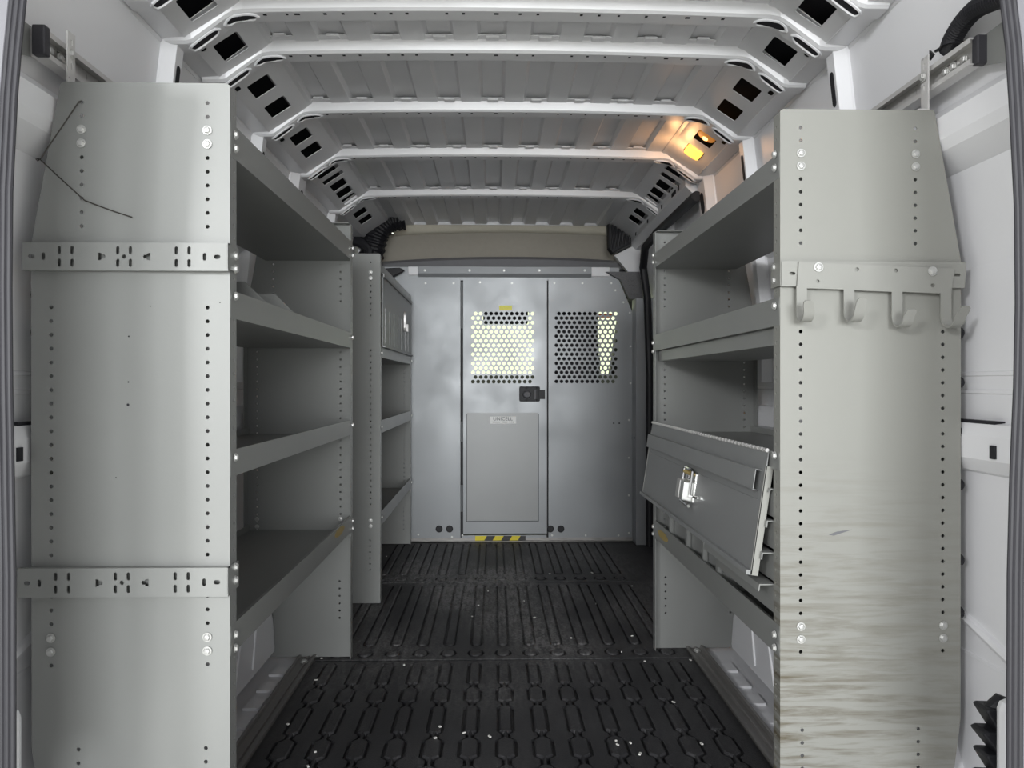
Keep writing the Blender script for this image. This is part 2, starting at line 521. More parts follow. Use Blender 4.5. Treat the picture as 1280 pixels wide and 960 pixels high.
# ================================================================== SETTING: walls
WP = [(.925, -.02), (.930, .45), (.930, 1.18), (.905, 1.42), (.862, 1.80)]
def wall_d(z):
    for (a, z0), (b, z1) in zip(WP, WP[1:]):
        if z0 <= z <= z1: return a + (b - a) * (z - z0) / (z1 - z0)
    return WP[-1][0]
def make_wall(s, name, label):
    m = MB()
    def X(d): return XC + s * d
    prof = [(X(d), z) for d, z in WP]
    m.sheet(prof, .003 * s, 1.25, 4.80)
    # outer skin, closes the van
    m.sheet([(X(.99), -.25), (X(.995), 1.2), (X(.93), 1.84), (X(.80), 2.02)], .003 * s, 1.10, 4.80)
    # rear corner pillar that carries the door seal
    hp = [(.80, 1.13), (.795, 1.20), (.86, 1.235), (.935, 1.27), (1.0, 1.27), (1.0, 1.10), (.86, 1.10)]
    FZ2 = frame((0, 0, 0), (1, 0, 0), (0, 1, 0))
    m.prism([(X(d), y) for d, y in hp], -.02, 1.98, FZ2)
    # upper belt beam under the mounting rail
    b = [(.93, 1.36), (.905, 1.375), (.862, 1.41), (.852, 1.43), (.850, 1.475), (.875, 1.50), (.90, 1.50)]
    m.prism([(X(d), z) for d, z in b], -2.60, -1.235, frame((0, 0, 0), (1, 0, 0), (0, 0, 1)))
    # mid belt with latch pocket
    b = [(.935, .765), (.912, .775), (.897, .80), (.897, .845), (.905, .868), (.935, .872)]
    m.prism([(X(d), z) for d, z in b], -2.70, -1.31, frame((0, 0, 0), (1, 0, 0), (0, 0, 1)))
    m.box((min(X(.906), X(.93)), 1.42, .862), (max(X(.906), X(.93)), 1.62, .874), 1)
    m.box((min(X(.893), X(.898)), 1.40, .805), (max(X(.893), X(.898)), 1.415, .83), 1)
    # pressed beads
    for z in (.93, .965, .40, 1.25):
        m.prism([(X(.931), z - .008), (X(.924), z - .003), (X(.924), z + .003), (X(.931), z + .008)], -4.3, -1.28, frame((0, 0, 0), (1, 0, 0), (0, 0, 1)))
    for y in (1.95, 2.25, 3.0, 3.7, 4.05):
        for z0, z1 in ((.48, .72), (1.0, 1.16)):
            m.box((min(X(.918), X(.931)), y - .012, z0), (max(X(.918), X(.931)), y + .012, z1))
    # slanting bead near the foot
    m.tube([(X(.928), 1.30, .40), (X(.928), 1.75, .53)], .012, 8)
    w = m.build(name, ['body', 'dark'])
    struct(w, label, 'wall')
    # hat posts under the roof bows
    for j, (y, wd, zb) in enumerate(((1.945, .045, .95), (2.655, .045, .95), (3.18, .11, .0), (3.85, .05, .95))):
        q = MB()
        pts = [(X(wall_d(z) - .004), y, z) for z in (zb, 1.18, 1.42, 1.80)]
        dd = -.035 * s
        sec = [(.01 * s, -wd * .75, 0), (dd * .15, -wd * .72, 0), (dd, -wd * .45, 0), (dd, wd * .45, 0), (dd * .15, wd * .72, 0), (.01 * s, wd * .75, 0)]
        q.sweep(pts, sec)
        # long slot and round hole pressed in the face
        for z, hh in ((1.70, .09), (1.50, .06)):
            c = Vector((X(wall_d(z) - .0045) + dd, y, z))
            fr = frame(c, (0, s, 0) if s < 0 else (0, 1, 0), (X(wall_d(z + .05)) - X(wall_d(z - .05)), 0, .1))
            sg = 1 if fr.col[2][0] * -s > 0 else -1
            q.prism(slot(0, 0, wd * .45, hh), -.001 * sg, .0012 * sg, fr, 1)
        q.build('wall_post', ['body', 'dark'], w, bevel=.004)
    # wheel arch
    a = MB()
    arch = []
    for k in range(15):
        t = k / 14
        ang = PI * (0.02 + .96 * t)
        arch.append((2.09 - .56 * math.cos(ang), .415 * math.sin(ang) ** .75))
    n = len(arch)
    rows = []
    for off, sc_ in ((.775, 1.0), (.79, 1.0), (.80, .985), (.815, .99), (.94, 1.0)):
        pass
    ins = [(X(.765), -.01), (X(.772), .02)]
    vs = []; fs = []
    def ring(dx, sc_):
        return [Vector((X(dx), 2.09 + (y - 2.09) * sc_, max(-.012, z * sc_))) for y, z in arch]
    rings = [ring(.775, .90), ring(.782, .95), ring(.80, .985), ring(.83, 1.0), ring(.94, 1.02)]
    for r in rings: vs += r
    for i in range(len(rings) - 1):
        for k in range(n - 1):
            fs.append((i * n + k, i * n + k + 1, (i + 1) * n + k + 1, (i + 1) * n + k))
    fs.append(tuple(range(n)))
    a.add(vs, fs)
    for y0, y1, z1 in ((2.05, 2.13, .33), (2.20, 2.29, .34), (2.36, 2.41, .24), (1.75, 1.75, .36), (1.55, 1.53, .33)):
        a.tube([(X(.776), y0, .07), (X(.7745), y0 + .005, .10), (X(.776), (y0 + y1) / 2 + .01, .2), (X(.777), y1, z1)], .0055, 8)
    a.build('wheel_arch', 'body', w, smooth=True, sharp=50)
    return w
wl = make_wall(-1, 'wall_left', 'silver white inner side wall of the van behind the left shelving')
wr = make_wall(1, 'wall_right', 'bright white inner side wall of the van behind the right shelving')

# sliding door aperture on the right, forward of the shelving
m = MB()
for s_, pts in ((1, [(.905, 4.44, .0), (.905, 4.44, 1.0), (.89, 4.44, 1.45), (.862, 4.42, 1.62), (.85, 4.30, 1.715), (.85, 4.0, 1.735), (.85, 3.2, 1.735)]),):
    m.tube(pts, .022, 10)
m.build('door_seal', 'black', wr, smooth=True)
m = MB()
m.box((.83, 4.47, 0), (.96, 4.60, 1.45))
m.box((.826, 4.50, .62), (.832, 4.62, .634))
m.build('door_pillar', 'partition', wr, bevel=.008)
m = MB()
hb = [(.90, 1.75), (.85, 1.755), (.815, 1.79), (.815, 1.86), (.86, 1.90), (.92, 1.90)]
m.prism(hb, -4.60, -3.25, frame((0, 0, 0), (1, 0, 0), (0, 0, 1)))
for k in range(7):
    m.box((.8135, 3.36 + k * .17, 1.80 + (k % 2) * .02), (.8155, 3.385 + k * .17, 1.825 + (k % 2) * .02), 1)
m.box((.8130, 3.42, 1.80), (.8155, 3.50, 1.845), 1)
m.build('door_track_box', ['roofp', 'dark'], wr, bevel=.004)

# rear door seals, at the two edges of the view
def rear_seal(name, pts, s, label):
    path = [at(px, py, 1.15) for px, py in pts]
    m = MB()
    # three ribs of rubber, then the painted jamb outside them
    for off, r, mi in ((.0045, .0045, 0), (.0115, .0050, 0), (.0185, .0045, 0)):
        m.tube([p + Vector((s * off, (off - .006) * -.25, 0)) for p in path], r, 10, mi)
    sec = [(s * .014, .004, 0), (s * .023, -.006, 0), (s * .085, -.014, 0), (s * .095, .0, 0), (s * .03, .008, 0)]
    m.sweep(path, sec, 1)
    o = m.build(name, ['rubber', 'jamb'], smooth=True)
    struct(o, label, 'door seal')
rear_seal('trim_1', [(31, -30), (33, 0), (27, 60), (22, 120), (16, 240), (15, 360), (16, 480), (18, 600), (20, 720), (20, 960), (20, 1010)], -1, 'dark rubber rear door seal at the left edge of the van opening')
rear_seal('trim_2', [(1246, -30), (1250, 0), (1257, 60), (1262, 140), (1268, 260), (1269, 380), (1267, 480), (1262, 600), (1259, 720), (1258, 960), (1258, 1010)], 1, 'dark rubber rear door seal at the right edge of the van opening')

# ================================================================== SETTING: ceiling
Y_ROOF0, Y_ROOF1 = 1.14, 4.62
m = MB()
# corrugated skin
per = .147
prof = []
x = -.70
while x < .77:
    for dx, z in ((0, 1.909), (.064, 1.909), (.074, 1.925), (.137, 1.925)):
        if x + dx < .775: prof.append((x + dx, z - .012 * ((x + dx - XC) / .7) ** 2))
    x += per
prof[-1] = (.77, prof[-1][1])
m.sheet(prof, .002, Y_ROOF0, Y_ROOF1)
m.box((-.85, Y_ROOF0, 1.985), (.92, 4.75, 1.99)); m.box((-.85, 4.622, 1.905), (.92, 4.626, 1.985))
ceil_ = m.build('ceiling', 'roofp')
struct(ceil_, 'silver corrugated steel roof of the van seen from below', 'ceiling')

BOWS = [1.70, 1.916, 2.159, 2.627, 3.139, 3.80]
def bow_z(x):
    d = abs(x - XC)
    if d > .79: return 1.789
    if d > .690: return 1.789 + (.79 - d) / .10 * .075
    if d > .66: return 1.864 + (.69 - d) / .03 * .005
    return 1.869 + .010 * (1 - (d / .66) ** 2)
def roof_bow(y, full=True):
    m = MB()
    xs = [-.852, -.79, -.775, -.745, -.71, -.69, -.66]
    D = [.852, .80, .785, .765, .735, .705, .685, .66]
    xs = [XC - d for d in D] + [XC + .66 * (-1 + 2 * i / 12) for i in range(1, 12)] + [XC + d for d in reversed(D)]
    path = [(x, y, bow_z(x)) for x in xs]
    sec = [(0, -.034, .037), (0, -.034, .034), (0, -.012, .033), (0, -.004, .006), (0, .003, 0), (0, .054, 0), (0, .062, .008), (0, .070, .033), (0, .082, .037)]
    m.sweep(path, sec)
    o = m.build('roof_bow', 'roofp', ceil_, bevel=.003)
    # pressed slots in the gussets and small square holes along the bow
    h = MB()
    for s in (-1, 1):
        for d0, d1 in ((.712, .628), (.798, .725)):
            x0, x1 = XC + s * d0, XC + s * d1
            pts = []
            for k in range(11):
                x = x0 + (x1 - x0) * k / 10
                pts.append(Vector((x, y + .024, bow_z(x) - .0006)))
            # raised lip and dark mouth
            n = len(pts)
            ofs = [.015 * math.sqrt(max(0, 1 - abs(2 * k / (n - 1) - 1) ** 4)) for k in range(n)]
            la = [p + Vector((0, -o_, -.001)) for p, o_ in zip(pts, ofs)]; lb = [p + Vector((0, o_, -.001)) for p, o_ in zip(pts, ofs)]
            loop = la + lb[-2:0:-1]
            h.tube(loop + [loop[0]], .0036, 6, 0, cap=False)
            N = len(loop)
            vs = loop + [v + Vector((0, 0, .002)) for v in loop]
            fs = [tuple(range(N)), tuple(range(2 * N - 1, N - 1, -1))] + [(k, (k + 1) % N, N + (k + 1) % N, N + k) for k in range(N)]
            h.add(vs, fs, 1)
    h.build('pressed_slot', ['roofp', 'dark'], o, smooth=True)
    h = MB()
    for dx, w in ((0, .012), (-.125, .007), (-.083, .007), (.060, .007), (.105, .007), (-.265, .008), (-.225, .008), (-.305, .006), (.215, .007), (.26, .007), (.31, .006), (-.43, .008), (-.385, .007), (-.50, .014), (-.525, .006), (.38, .007), (.425, .007), (.485, .012), (.53, .007), (-.58, .009), (.575, .008)):
        x = XC + dx - .03
        h.box((x - w / 2, y + .012, bow_z(x) - .0008), (x + w / 2, y + .020, bow_z(x) + .004))
    h.build('bolt_hole', 'dark', o)
    # weld tabs along the flange
    h = MB()
    for k in range(-4, 5):
        x = XC + k * per - .04
        h.box((x - .018, y - .040, 1.9045), (x + .018, y - .018, 1.912))
    h.build('weld_tab', 'roofp', o, bevel=.002)
    return o
for y in BOWS: roof_bow(y)

# inclined roof sides with square lightening holes
for s in (-1, 1):
    m = MB()
    lo = Vector((XC + s * .802, 0, 1.803)); hi = Vector((XC + s * .666, 0, 1.893))
    vdir = (hi - lo); L = vdir.length
    fr = frame((lo.x, 0, lo.z), (0, 1, 0), vdir)
    holes = []
    def hole(y, w=.095, v=.47, h=.074): holes.append(rrect(y - w / 2, L * v - h / 2, y + w / 2, L * v + h / 2, .006))
    for y in (1.825, 2.06): hole(y, .10)
    for y in (2.33, 2.50): hole(y)
    if s < 0:
        for y in (2.80, 2.955): hole(y)
    else:
        hole(2.80, .095)
        hole(2.955)
    for y in (3.255, 3.35): hole(y, .05, .47, .10)
    for y in (3.47, 3.60, 3.73): hole(y, .098)
    for y in (4.03, 4.19): hole(y, .10)
    for y in (1.98, 2.25, 2.72): holes.append(slot(y + .015, L * .10, .03, .016))
    m.plate(rect(Y_ROOF0, 0, Y_ROOF1, L), holes, .002, fr, 0, 0)
    m.sheet([(XC + s * .880, 1.799), (XC + s * .804, 1.803), (XC + s * .800, 1.8035)], .002, Y_ROOF0, Y_ROOF1)
    m.sheet([(XC + s * .667, 1.8925), (XC + s * .655, 1.897), (XC + s * .650, 1.915)], .002, Y_ROOF0, Y_ROOF1)
    # gutter bead at wall joint
    m.tube([(XC + s * .866, Y_ROOF0, 1.797), (XC + s * .866, Y_ROOF1, 1.797)], .010, 8)
    m.build('roof_side', ['roofp', 'dark'], ceil_)
    # dark sheet painted in for the shade of the cavity behind the holes
    m = MB()
    m.sheet([(XC + s * .90, 1.81), (XC + s * .84, 1.90), (XC + s * .68, 1.96)], .003, Y_ROOF0, Y_ROOF1)
    m.build('cavity_shade', 'dark', ceil_)

# cargo lamp set into the right roof side
lo = Vector((XC + .802, 0, 1.803)); hi = Vector((XC + .666, 0, 1.893))
vd = (hi - lo); L = vd.length; fr = frame((lo.x, 0, lo.z), (0, 1, 0), vd)
sg = -1 if fr.col[2][2] > 0 else 1
lamp = thing('cargo_lamp', 'small glowing amber lamp in the square holes of the right roof side', 'lamp', tuple(fr @ Vector((2.955, L * .47, 0))))
m = MB(); m.prism(rrect(2.955 - .045, L * .47 - .034, 2.955 + .045, L * .47 + .034, .016), -.004 * sg, .007 * sg, fr, 0, .003)
m.build('lens', 'amber', lamp, smooth=True)
fr2 = frame(fr @ Vector((2.80, L * .47, -.004 * sg)), fr.col[0].xyz, fr.col[1].xyz)
m = MB(); m.lathe([(.040, -.030 * sg), (.034, -.006 * sg), (.022, -.001 * sg), (.008, 0)], fr2, 16)
m.build('reflector', 'amber2', lamp, smooth=True)
m = MB(); m.lathe([(.011, -.001 * sg), (.011, .003 * sg), (.006, .006 * sg)], fr2, 12)
m.build('bulb', 'bulb', lamp, smooth=True)

# ================================================================== ground outside and cab ahead of the partition
m = MB(); m.box((-30, -30, -.66), (30, 40, -.62)); g = m.build('ground', 'concrete'); struct(g, 'concrete ground outside the van', 'ground')
m = MB()
m.box((-.95, 5.75, -.3), (1.02, 6.25, .93), 0)                   # dashboard and cowl
m.prism([(5.55, .70), (5.60, .93), (5.78, 1.02), (6.2, .97), (6.2, .6)], -.90, .97, frame((0, 0, 0), (0, 1, 0), (0, 0, 1)))
m.box((-.95, 5.45, 1.55), (1.02, 5.60, 1.99), 0)                 # header over the windscreen
m.prism([(5.5, 1.62), (5.58, 1.66), (6.28, .98), (6.2, .94)], -.98, -.86, frame((0, 0, 0), (0, 1, 0), (0, 0, 1)))
m.prism([(5.5, 1.62), (5.58, 1.66), (6.28, .98), (6.2, .94)], .93, 1.05, frame((0, 0, 0), (0, 1, 0), (0, 0, 1)))
w = m.build('wall_front', 'dash'); struct(w, 'dark cab front with dashboard seen through the perforated panels', 'wall')
m = MB(); m.box((-.95, 4.72, 1.60), (1.02, 5.44, 1.66)); m.build('cab_lining', 'dash', ceil_)
m = MB(); m.box((-1, 4.66, -.32), (1.05, 6.2, -.28)); m.build('cab_floor', 'dash', floor)
for x0, sill, head, yp_, ww in ((-1.0, 1.0, 1.55, 4.95, wl), (1.0, 1.02, 1.60, 4.98, wr)):
    m = MB(); m.box((x0, 4.75, -.3), (x0 + .05, 6.2, sill)); m.box((x0, 4.75, head), (x0 + .05, 5.6, 1.99)); m.box((x0, 4.75, -.3), (x0 + .05, yp_, 1.99)); m.build('cab_side', 'dash', ww)
m = MB(); m.prism([(5.56, 1.65), (5.565, 1.655), (6.255, .985), (6.25, .98)], -.88, .95, frame((0, 0, 0), (0, 1, 0), (0, 0, 1)))
o = m.build('window_1', 'glass'); win = o; struct(o, 'bright windscreen glimpsed through the perforated door window', 'window')
m = MB(); m.box((1.02, 4.98, 1.02), (1.024, 6.15, 1.60)); o = m.build('window_2', 'glass'); struct(o, 'bright cab side window glimpsed through the right perforated panel', 'window')
m = MB(); m.box((-.98, 4.95, 1.0), (-.976, 6.15, 1.55)); o = m.build('window_3', 'glass'); struct(o, 'cab side window hidden behind the left partition panel', 'window')

seat = thing('cab_seat', 'dark cab seat behind the right perforated partition panel', 'seat', (.52, 5.05, -.28))
def sbox(a, b, name, bv=.03):
    m = MB(); m.box(a, b); return m.build(name, 'seat', seat, bevel=bv)
sbox((.30, 4.95, .15), (.80, 5.42, .34), 'cushion', .05)
sbox((.29, 4.86, .30), (.68, 4.98, 1.16), 'backrest', .05)
sbox((.30, 4.86, 1.09), (.665, 4.97, 1.44), 'headrest', .05)
m = MB(); m.box((.34, 4.97, -.28), (.76, 5.40, .15)); m.build('pedestal', 'black', seat)
for x in (.42, .65):
    m = MB(); m.box((x, 4.90, 1.10), (x + .02, 4.92, 1.22)); m.build('headrest_post', 'black', seat)
m = MB(); a_, b_ = at(742, 397, 5.72), at(765, 392, 5.72); m.box((a_.x, 5.715, a_.z), (b_.x, 5.72, b_.z)); o = m.build('sticker', 'orange', win); o['label'] = 'orange sticker'
v = MB(); a_, b_ = at(604, 389, 5.4), at(660, 405, 5.4)
v.prism(rrect(a_.x, b_.z, b_.x, 1.60, .015), -.01, .01, facing(5.42))
o = v.build('sun_visor', 'dash'); o.parent = ceil_

# ================================================================== bulkhead partition
part = thing('bulkhead_partition', 'grey steel partition with perforated windows closing off the cab', 'partition', (XC, Y_PART, 0))
PF = facing(Y_PART)
def pp(px, py): q = at(px, py, Y_PART); return (q.x, q.z)
def perf_plate(m, outline_fn, px0, py0, rows, pitch_x, pitch_y, n, r, w):
    """sheet with a punched window: staggered round holes, each in its own rectangular cell"""
    u0, v1 = pp(px0, py0); S = (1 / CS) * Y_PART / F
    du, dv = pitch_x * S, pitch_y * S
    left = u0 - du / 2; right = u0 + (n - .5) * du + du / 2; topv = v1 + dv / 2; bot = v1 - (rows - .5) * dv
    vs, fs = plate2d(outline_fn, [rect(left, bot, right, topv)], .003)
    m.add([(p.x, p.y, p.z + w) for p in vs], fs, 0, PF)
    K = 16
    def cell(cu, cv):
        out = []
        for k in range(K):
            a = 2 * PI * k / K
            c_, s_ = math.cos(a), math.sin(a)
            t = 1 / max(abs(c_) / (du / 2), abs(s_) / (dv / 2))
            out.append((cu + c_ * t, cv + s_ * t))
        # snap the cell corners
        for sx in (-1, 1):
            for sy in (-1, 1):
                q = (cu + sx * du / 2, cv + sy * dv / 2)
                j = min(range(K), key=lambda i: (out[i][0] - q[0]) ** 2 + (out[i][1] - q[1]) ** 2)
                out[j] = q
        inn = [(cu + r * math.cos(2 * PI * k / K), cv + r * math.sin(2 * PI * k / K)) for k in range(K)]
        vv = [(p[0], p[1], h) for h in (w, w + .003) for p in out] + [(p[0], p[1], h) for h in (w, w + .003) for p in inn]
        ff = []
        for k in range(K):
            j = (k + 1) % K
            ff += [(K + k, K + j, 3 * K + j, 3 * K + k), (k, 2 * K + k, 2 * K + j, j), (2 * K + k, 3 * K + k, 3 * K + j, 2 * K + j)]
        m.add(vv, ff, 0, PF)
    for i in range(rows):
        off = du / 2 if i % 2 == 0 else 0
        cv = v1 - i * dv
        for k in range(n): cell(u0 + off + k * du, cv)
        if i % 2 == 0: m.prism(rect(left, cv - dv / 2, left + du / 2, cv + dv / 2), w, w + .003, PF)
        else: m.prism(rect(right - du / 2, cv - dv / 2, right, cv + dv / 2), w, w + .003, PF)
# left fixed panel
xL0, xL1 = -.86, pp(575.5, 500)[0]
top = pp(577, 348)[1]; zb = .012
m = MB()
m.plate([(xL0, zb), (xL1, zb), (xL1, top), (xL0 + .10, top), (xL0, top - .18)], [], .003, PF)
m.sheet([(Y_PART + .02, zb), (Y_PART - .003, zb), (Y_PART - .003, zb + .004)], .002, xL0, xL1, 'X')
m.box((xL1 - .004, Y_PART - .004, zb), (xL1, Y_PART + .03, top))
lp = m.build('side_panel', 'partition', part)
lp['label'] = 'plain grey panel'
# door leaf
xD0, xD1 = pp(579, 500)[0], pp(683.5, 500)[0]
zdb = pp(600, 667)[1]
m = MB()
perf_plate(m, rect(xD0, zdb, xD1, top), 591.2, 392, 16, 6.47, 5.66, 12, .0111, .002)
m.box((xD0, Y_PART - .004, zdb), (xD0 + .003, Y_PART + .025, top)); m.box((xD1 - .003, Y_PART - .004, zdb), (xD1, Y_PART + .025, top))
door = m.build('door', 'partition', part)
door['label'] = 'perforated window door'
# right fixed panel with clipped corner
xR0, xR1 = pp(685.5, 500)[0], pp(795, 500)[0]
c1 = pp(773, 348); c2 = pp(795, 402)
m = MB()
perf_plate(m, [(xR0, zb), (xR1, zb), (xR1, c2[1]), (c1[0], top), (xR0, top)], 695.4, 392, 16, 6.47, 5.66, 12, .0111, 0)
m.box((xR0, Y_PART - .005, zb), (xR0 + .008, Y_PART + .02, top))
m.box((xR1 - .003, Y_PART, zb), (xR1, Y_PART + .03, c2[1]))
rp = m.build('side_panel', 'partition', part)
rp['label'] = 'perforated grey panel'
# frame channel behind the joints
m = MB()
m.box((xL1 - .02, Y_PART + .012, 0), (xD0 + .02, Y_PART + .035, top)); m.box((xD1 - .02, Y_PART + .012, 0), (xR0 + .02, Y_PART + .035, top))
m.build('door_frame', 'dash', part)
# lower access panel on the door, with raised edge
a0, a1 = pp(585, 650), pp(672, 517.5)
m = MB()
m.plate(rect(a0[0], a0[1], a1[0], a1[1]), [], .002, PF, 0, .0055)
for q in (rect(a0[0] - .006, a0[1] - .006, a0[0], a1[1] + .004), rect(a1[0], a0[1] - .006, a1[0] + .004, a1[1] + .004), rect(a0[0], a0[1] - .005, a1[0], a0[1] - .001), rect(a0[0] - .004, a1[1] + .001, a1[0] + .004, a1[1] + .008)):
    m.prism(q, .004, .0065, PF)
ap = m.build('access_panel', 'door_paint', door)
m = MB()
for q in (rect(a0[0] - .009, a0[1] - .009, a0[0] - .006, a1[1]), rect(a1[0] + .004, a0[1] - .009, a1[0] + .007, a1[1]), rect(a0[0] - .009, a0[1] - .009, a1[0] + .007, a0[1] - .006)): m.prism(q, .0045, .0055, PF)
m.build('seam', 'dark', door)
m = MB(); q = [pp(612.5, 529.5), pp(645, 520.5)]
m.prism(rect(q[0][0], q[0][1], q[1][0], q[1][1]), .0075, .0083, PF)
lab = m.build('name_plate', 'paper', door); lab['label'] = 'white name plate'
m = MB(); c = pp(628.5, 523.6)
vs, fs = text_mesh('UNICELL', .030, frame((c[0], Y_PART - .0087, c[1]), (1, 0, 0), (0, 0, 1))); m.add(vs, fs); 
c = pp(628.5, 527.6)
for k in range(14):
    if k in (5, 10): continue
    x = c[0] - .062 + k * .0092
    m.box((x, Y_PART - .0088, c[1] - .0022), (x + .007, Y_PART - .0084, c[1] + .0022))
m.build('lettering', 'ink', lab)
m = MB(); q = [pp(624, 388), pp(640, 382)]
m.prism(rect(q[0][0], q[0][1], q[1][0], q[1][1]), .005, .0057, PF)
o = m.build('warning_sticker', 'yellab', door); o['label'] = 'yellow sticker'
# paddle latch
q0, q1 = pp(649, 502), pp(675, 483); q2 = pp(681, 500); q3 = pp(681, 485)
m = MB(); m.prism(rrect(q0[0], q0[1], q1[0], q1[1], .008), .004, .018, PF, 0, .003)
m.box((q1[0] - .01, Y_PART - .020, q2[1] + .006), (q2[0], Y_PART - .003, q3[1] - .012))
for px, py in ((658, 484.5), (671, 484.5), (658, 500.5), (671, 500.5)):
    c = pp(px, py); m.lathe([(.007, .012), (.007, .020), (.004, .022)], frame((c[0], Y_PART, c[1]), (1, 0, 0), (0, 0, 1)), 10)
lt = m.build('latch', 'black', door, bevel=.0015); lt['label'] = 'black paddle latch'
m = MB(); c = pp(658.5, 493)
m.prism(circ(c[0], c[1], .030, 16, .026), .016, .036, PF, 0, .010)
m.box((pp(667, 493)[0], Y_PART - .026, c[1] - .03), (pp(670, 493)[0], Y_PART - .012, c[1] + .03))
m.build('paddle', 'trimgrey', lt, bevel=.002)
# hinge down the left side of the door
m = MB()
xh = (xL1 + xD0) / 2
for z0, z1 in ((top - .30, top - .02), (.60, .72), (.18, .34)):
    m.tube([(xh, Y_PART - .006, z0), (xh, Y_PART - .006, z1)], .007, 8)
m.build('hinge', 'partition', door)
# screws
scr = [(496, 353), (532, 354), (567, 354), (600, 353), (640, 354), (693, 354), (728, 354), (764, 354), (769, 363), (779, 378), (787, 391), (788, 433), (788, 479), (786, 525), (786, 572), (786, 619), (690, 669), (732, 669), (773, 669), (786, 666), (523, 668), (578, 369 + 300), (565, 671)]
for px, py in scr:
    c = pp(px, py); bolt(part, (c[0], Y_PART - .004, c[1]), (0, -1, 0), .72)
# black plugs in pairs
for px, py in ((549, 661), (562, 661), (688, 661), (701, 661)):
    c = pp(px, py); m = MB()
    m.lathe([(.021, -.004), (.021, .004), (.017, .006)], frame((c[0], Y_PART - .001, c[1]), (1, 0, 0), (0, 0, 1)), 18)
    m.build('plug', 'black', part)
m = MB()
for px, py in ((767, 529), (774, 529)):
    c = pp(px, py); m.lathe([(.005, .0028), (.005, .0040)], frame((c[0], Y_PART, c[1]), (1, 0, 0), (0, 0, 1)), 8)
m.build('screw_hole', 'dark', part)
# kick sill with hazard tape
s0, s1 = pp(577, 677), pp(683, 668.5)
m = MB(); m.box((s0[0], Y_PART - .006, .0), (s1[0], Y_PART + .02, s1[1])); sill = m.build('sill', 'partition', part)
t0, t1 = pp(594, 676.5), pp(657, 669.5)
m = MB(); nst = 6; wst = (t1[0] - t0[0]) / nst; sk = .02
for k in range(nst):
    x0 = t0[0] + k * wst
    m.prism([(x0, t0[1]), (x0 + wst, t0[1]), (x0 + wst + sk * (k < nst - 1), t1[1]), (x0 + sk * (k > 0), t1[1])], .0065, .0072, PF, k % 2)
o = m.build('hazard_tape', ['yellow', 'tapeblack'], sill); o['label'] = 'yellow and black hazard tape'
# worn foot strip
m = MB()
m.sheet([(Y_PART - .03, .004), (Y_PART - .004, .004), (Y_PART - .004, .022)], .003, xL0, xR1, 'X')
m.build('foot_strip', 'track', part)
# head bar above
h0, h1 = at(508, 346, Y_PART), at(764, 334, Y_PART)
m = MB()
m.sheet([(Y_PART + .03, h1.z), (Y_PART - .005, h1.z), (Y_PART - .008, h0.z + .02), (Y_PART + .004, h0.z), (Y_PART + .03, h0.z - .01)], .003, h0.x + .07, h1.x - .12, 'X')
m.box((xL0 + .1, Y_PART + .006, top - .01), (h1.x + .05, Y_PART + .03, h1.z - .002))
hb_ = m.build('head_bar', 'partition', part)
for px in (531, 587, 630, 674, 731):
    bolt(part, at(px, 338, Y_PART - .01), (0, -1, 0), .8)
m = MB()
m.box((h0.x + .01, Y_PART - .004, h0.z + .01), (h0.x + .07, Y_PART + .03, h1.z)); m.box((h1.x - .12, Y_PART - .004, h0.z + .005), (h1.x - .01, Y_PART + .03, h1.z))
o = m.build('end_block', 'body', part, bevel=.004)
m = MB()
q = [at(476, 348, 4.56), at(476, 336, 4.56), at(500, 335, 4.56), at(506, 338, 4.56), at(500, 342, 4.56), at(488, 348, 4.56)]
m.prism([(p.x, p.z) for p in q], -.01, .02, facing(4.56)); m.build('end_cap', 'black', part, bevel=.004)
m = MB()
q = [at(757, 340, 4.58), at(799, 340, 4.58), at(804, 375, 4.58), at(786, 374, 4.58), at(775, 350, 4.58)]
m.prism([(p.x, p.z) for p in q], -.02, .012, facing(4.58))
for i in range(4):
    for j in range(3):
        c = at(786 + j * 4.5 + i * .8, 351 + i * 5.5, 4.565)
        m.lathe([(.006, 0), (.004, .003)], frame((c.x, 4.568, c.z), (1, 0, 0), (0, 0, 1)), 8)
o = m.build('corner_pad', 'pad', part, bevel=.004); o['label'] = 'speckled dark corner pad'

# ================================================================== overhead headliner and corner ducts
YH = 4.66
hd = thing('overhead_headliner', 'beige padded overhead headliner above the partition', 'headliner', (XC, YH, 1.70))
def arch(px0, px1, rows, mat_, name, n=24, notch=None, parent=hd, sm=True):
    """rows = list of (pixel y at the middle, sag at the ends in px, depth)"""
    m = MB(); vs = []; fs = []
    for j, (py, sag, Y) in enumerate(rows):
        for i in range(n + 1):
            t = -1 + 2 * i / n
            p = at(px0 + (px1 - px0) * i / n, py + sag * t * t + ((notch or 0) if (j == len(rows) - 2 and notch and (i % 5 in (2,))) else 0), Y)
            vs.append(p)
    R = len(rows)
    k = len(vs)
    vs += [v + Vector((0, .03, 0)) for v in vs]
    W = n + 1
    for j in range(R - 1):
        for i in range(n):
            a = j * W + i
            fs.append((a, a + 1, a + W + 1, a + W)); fs.append((k + a, k + a + W, k + a + W + 1, k + a + 1))
    for i in range(n):
        fs.append((i, k + i, k + i + 1, i + 1)); a = (R - 1) * W + i; fs.append((a, a + 1, k + a + 1, k + a))
    for j in range(R - 1):
        a = j * W; fs.append((a, a + W, k + a + W, k + a)); a = j * W + n; fs.append((a, k + a, k + a + W, a + W))
    m.add(vs, fs)
    return m.build(name, mat_, parent, smooth=sm)
arch(492, 764, [(276.5, 2, 4.64), (279, 2, 4.63), (287, 4, 4.66), (290, 4, 4.69)], 'beige', 'top_strip', notch=-2.2)
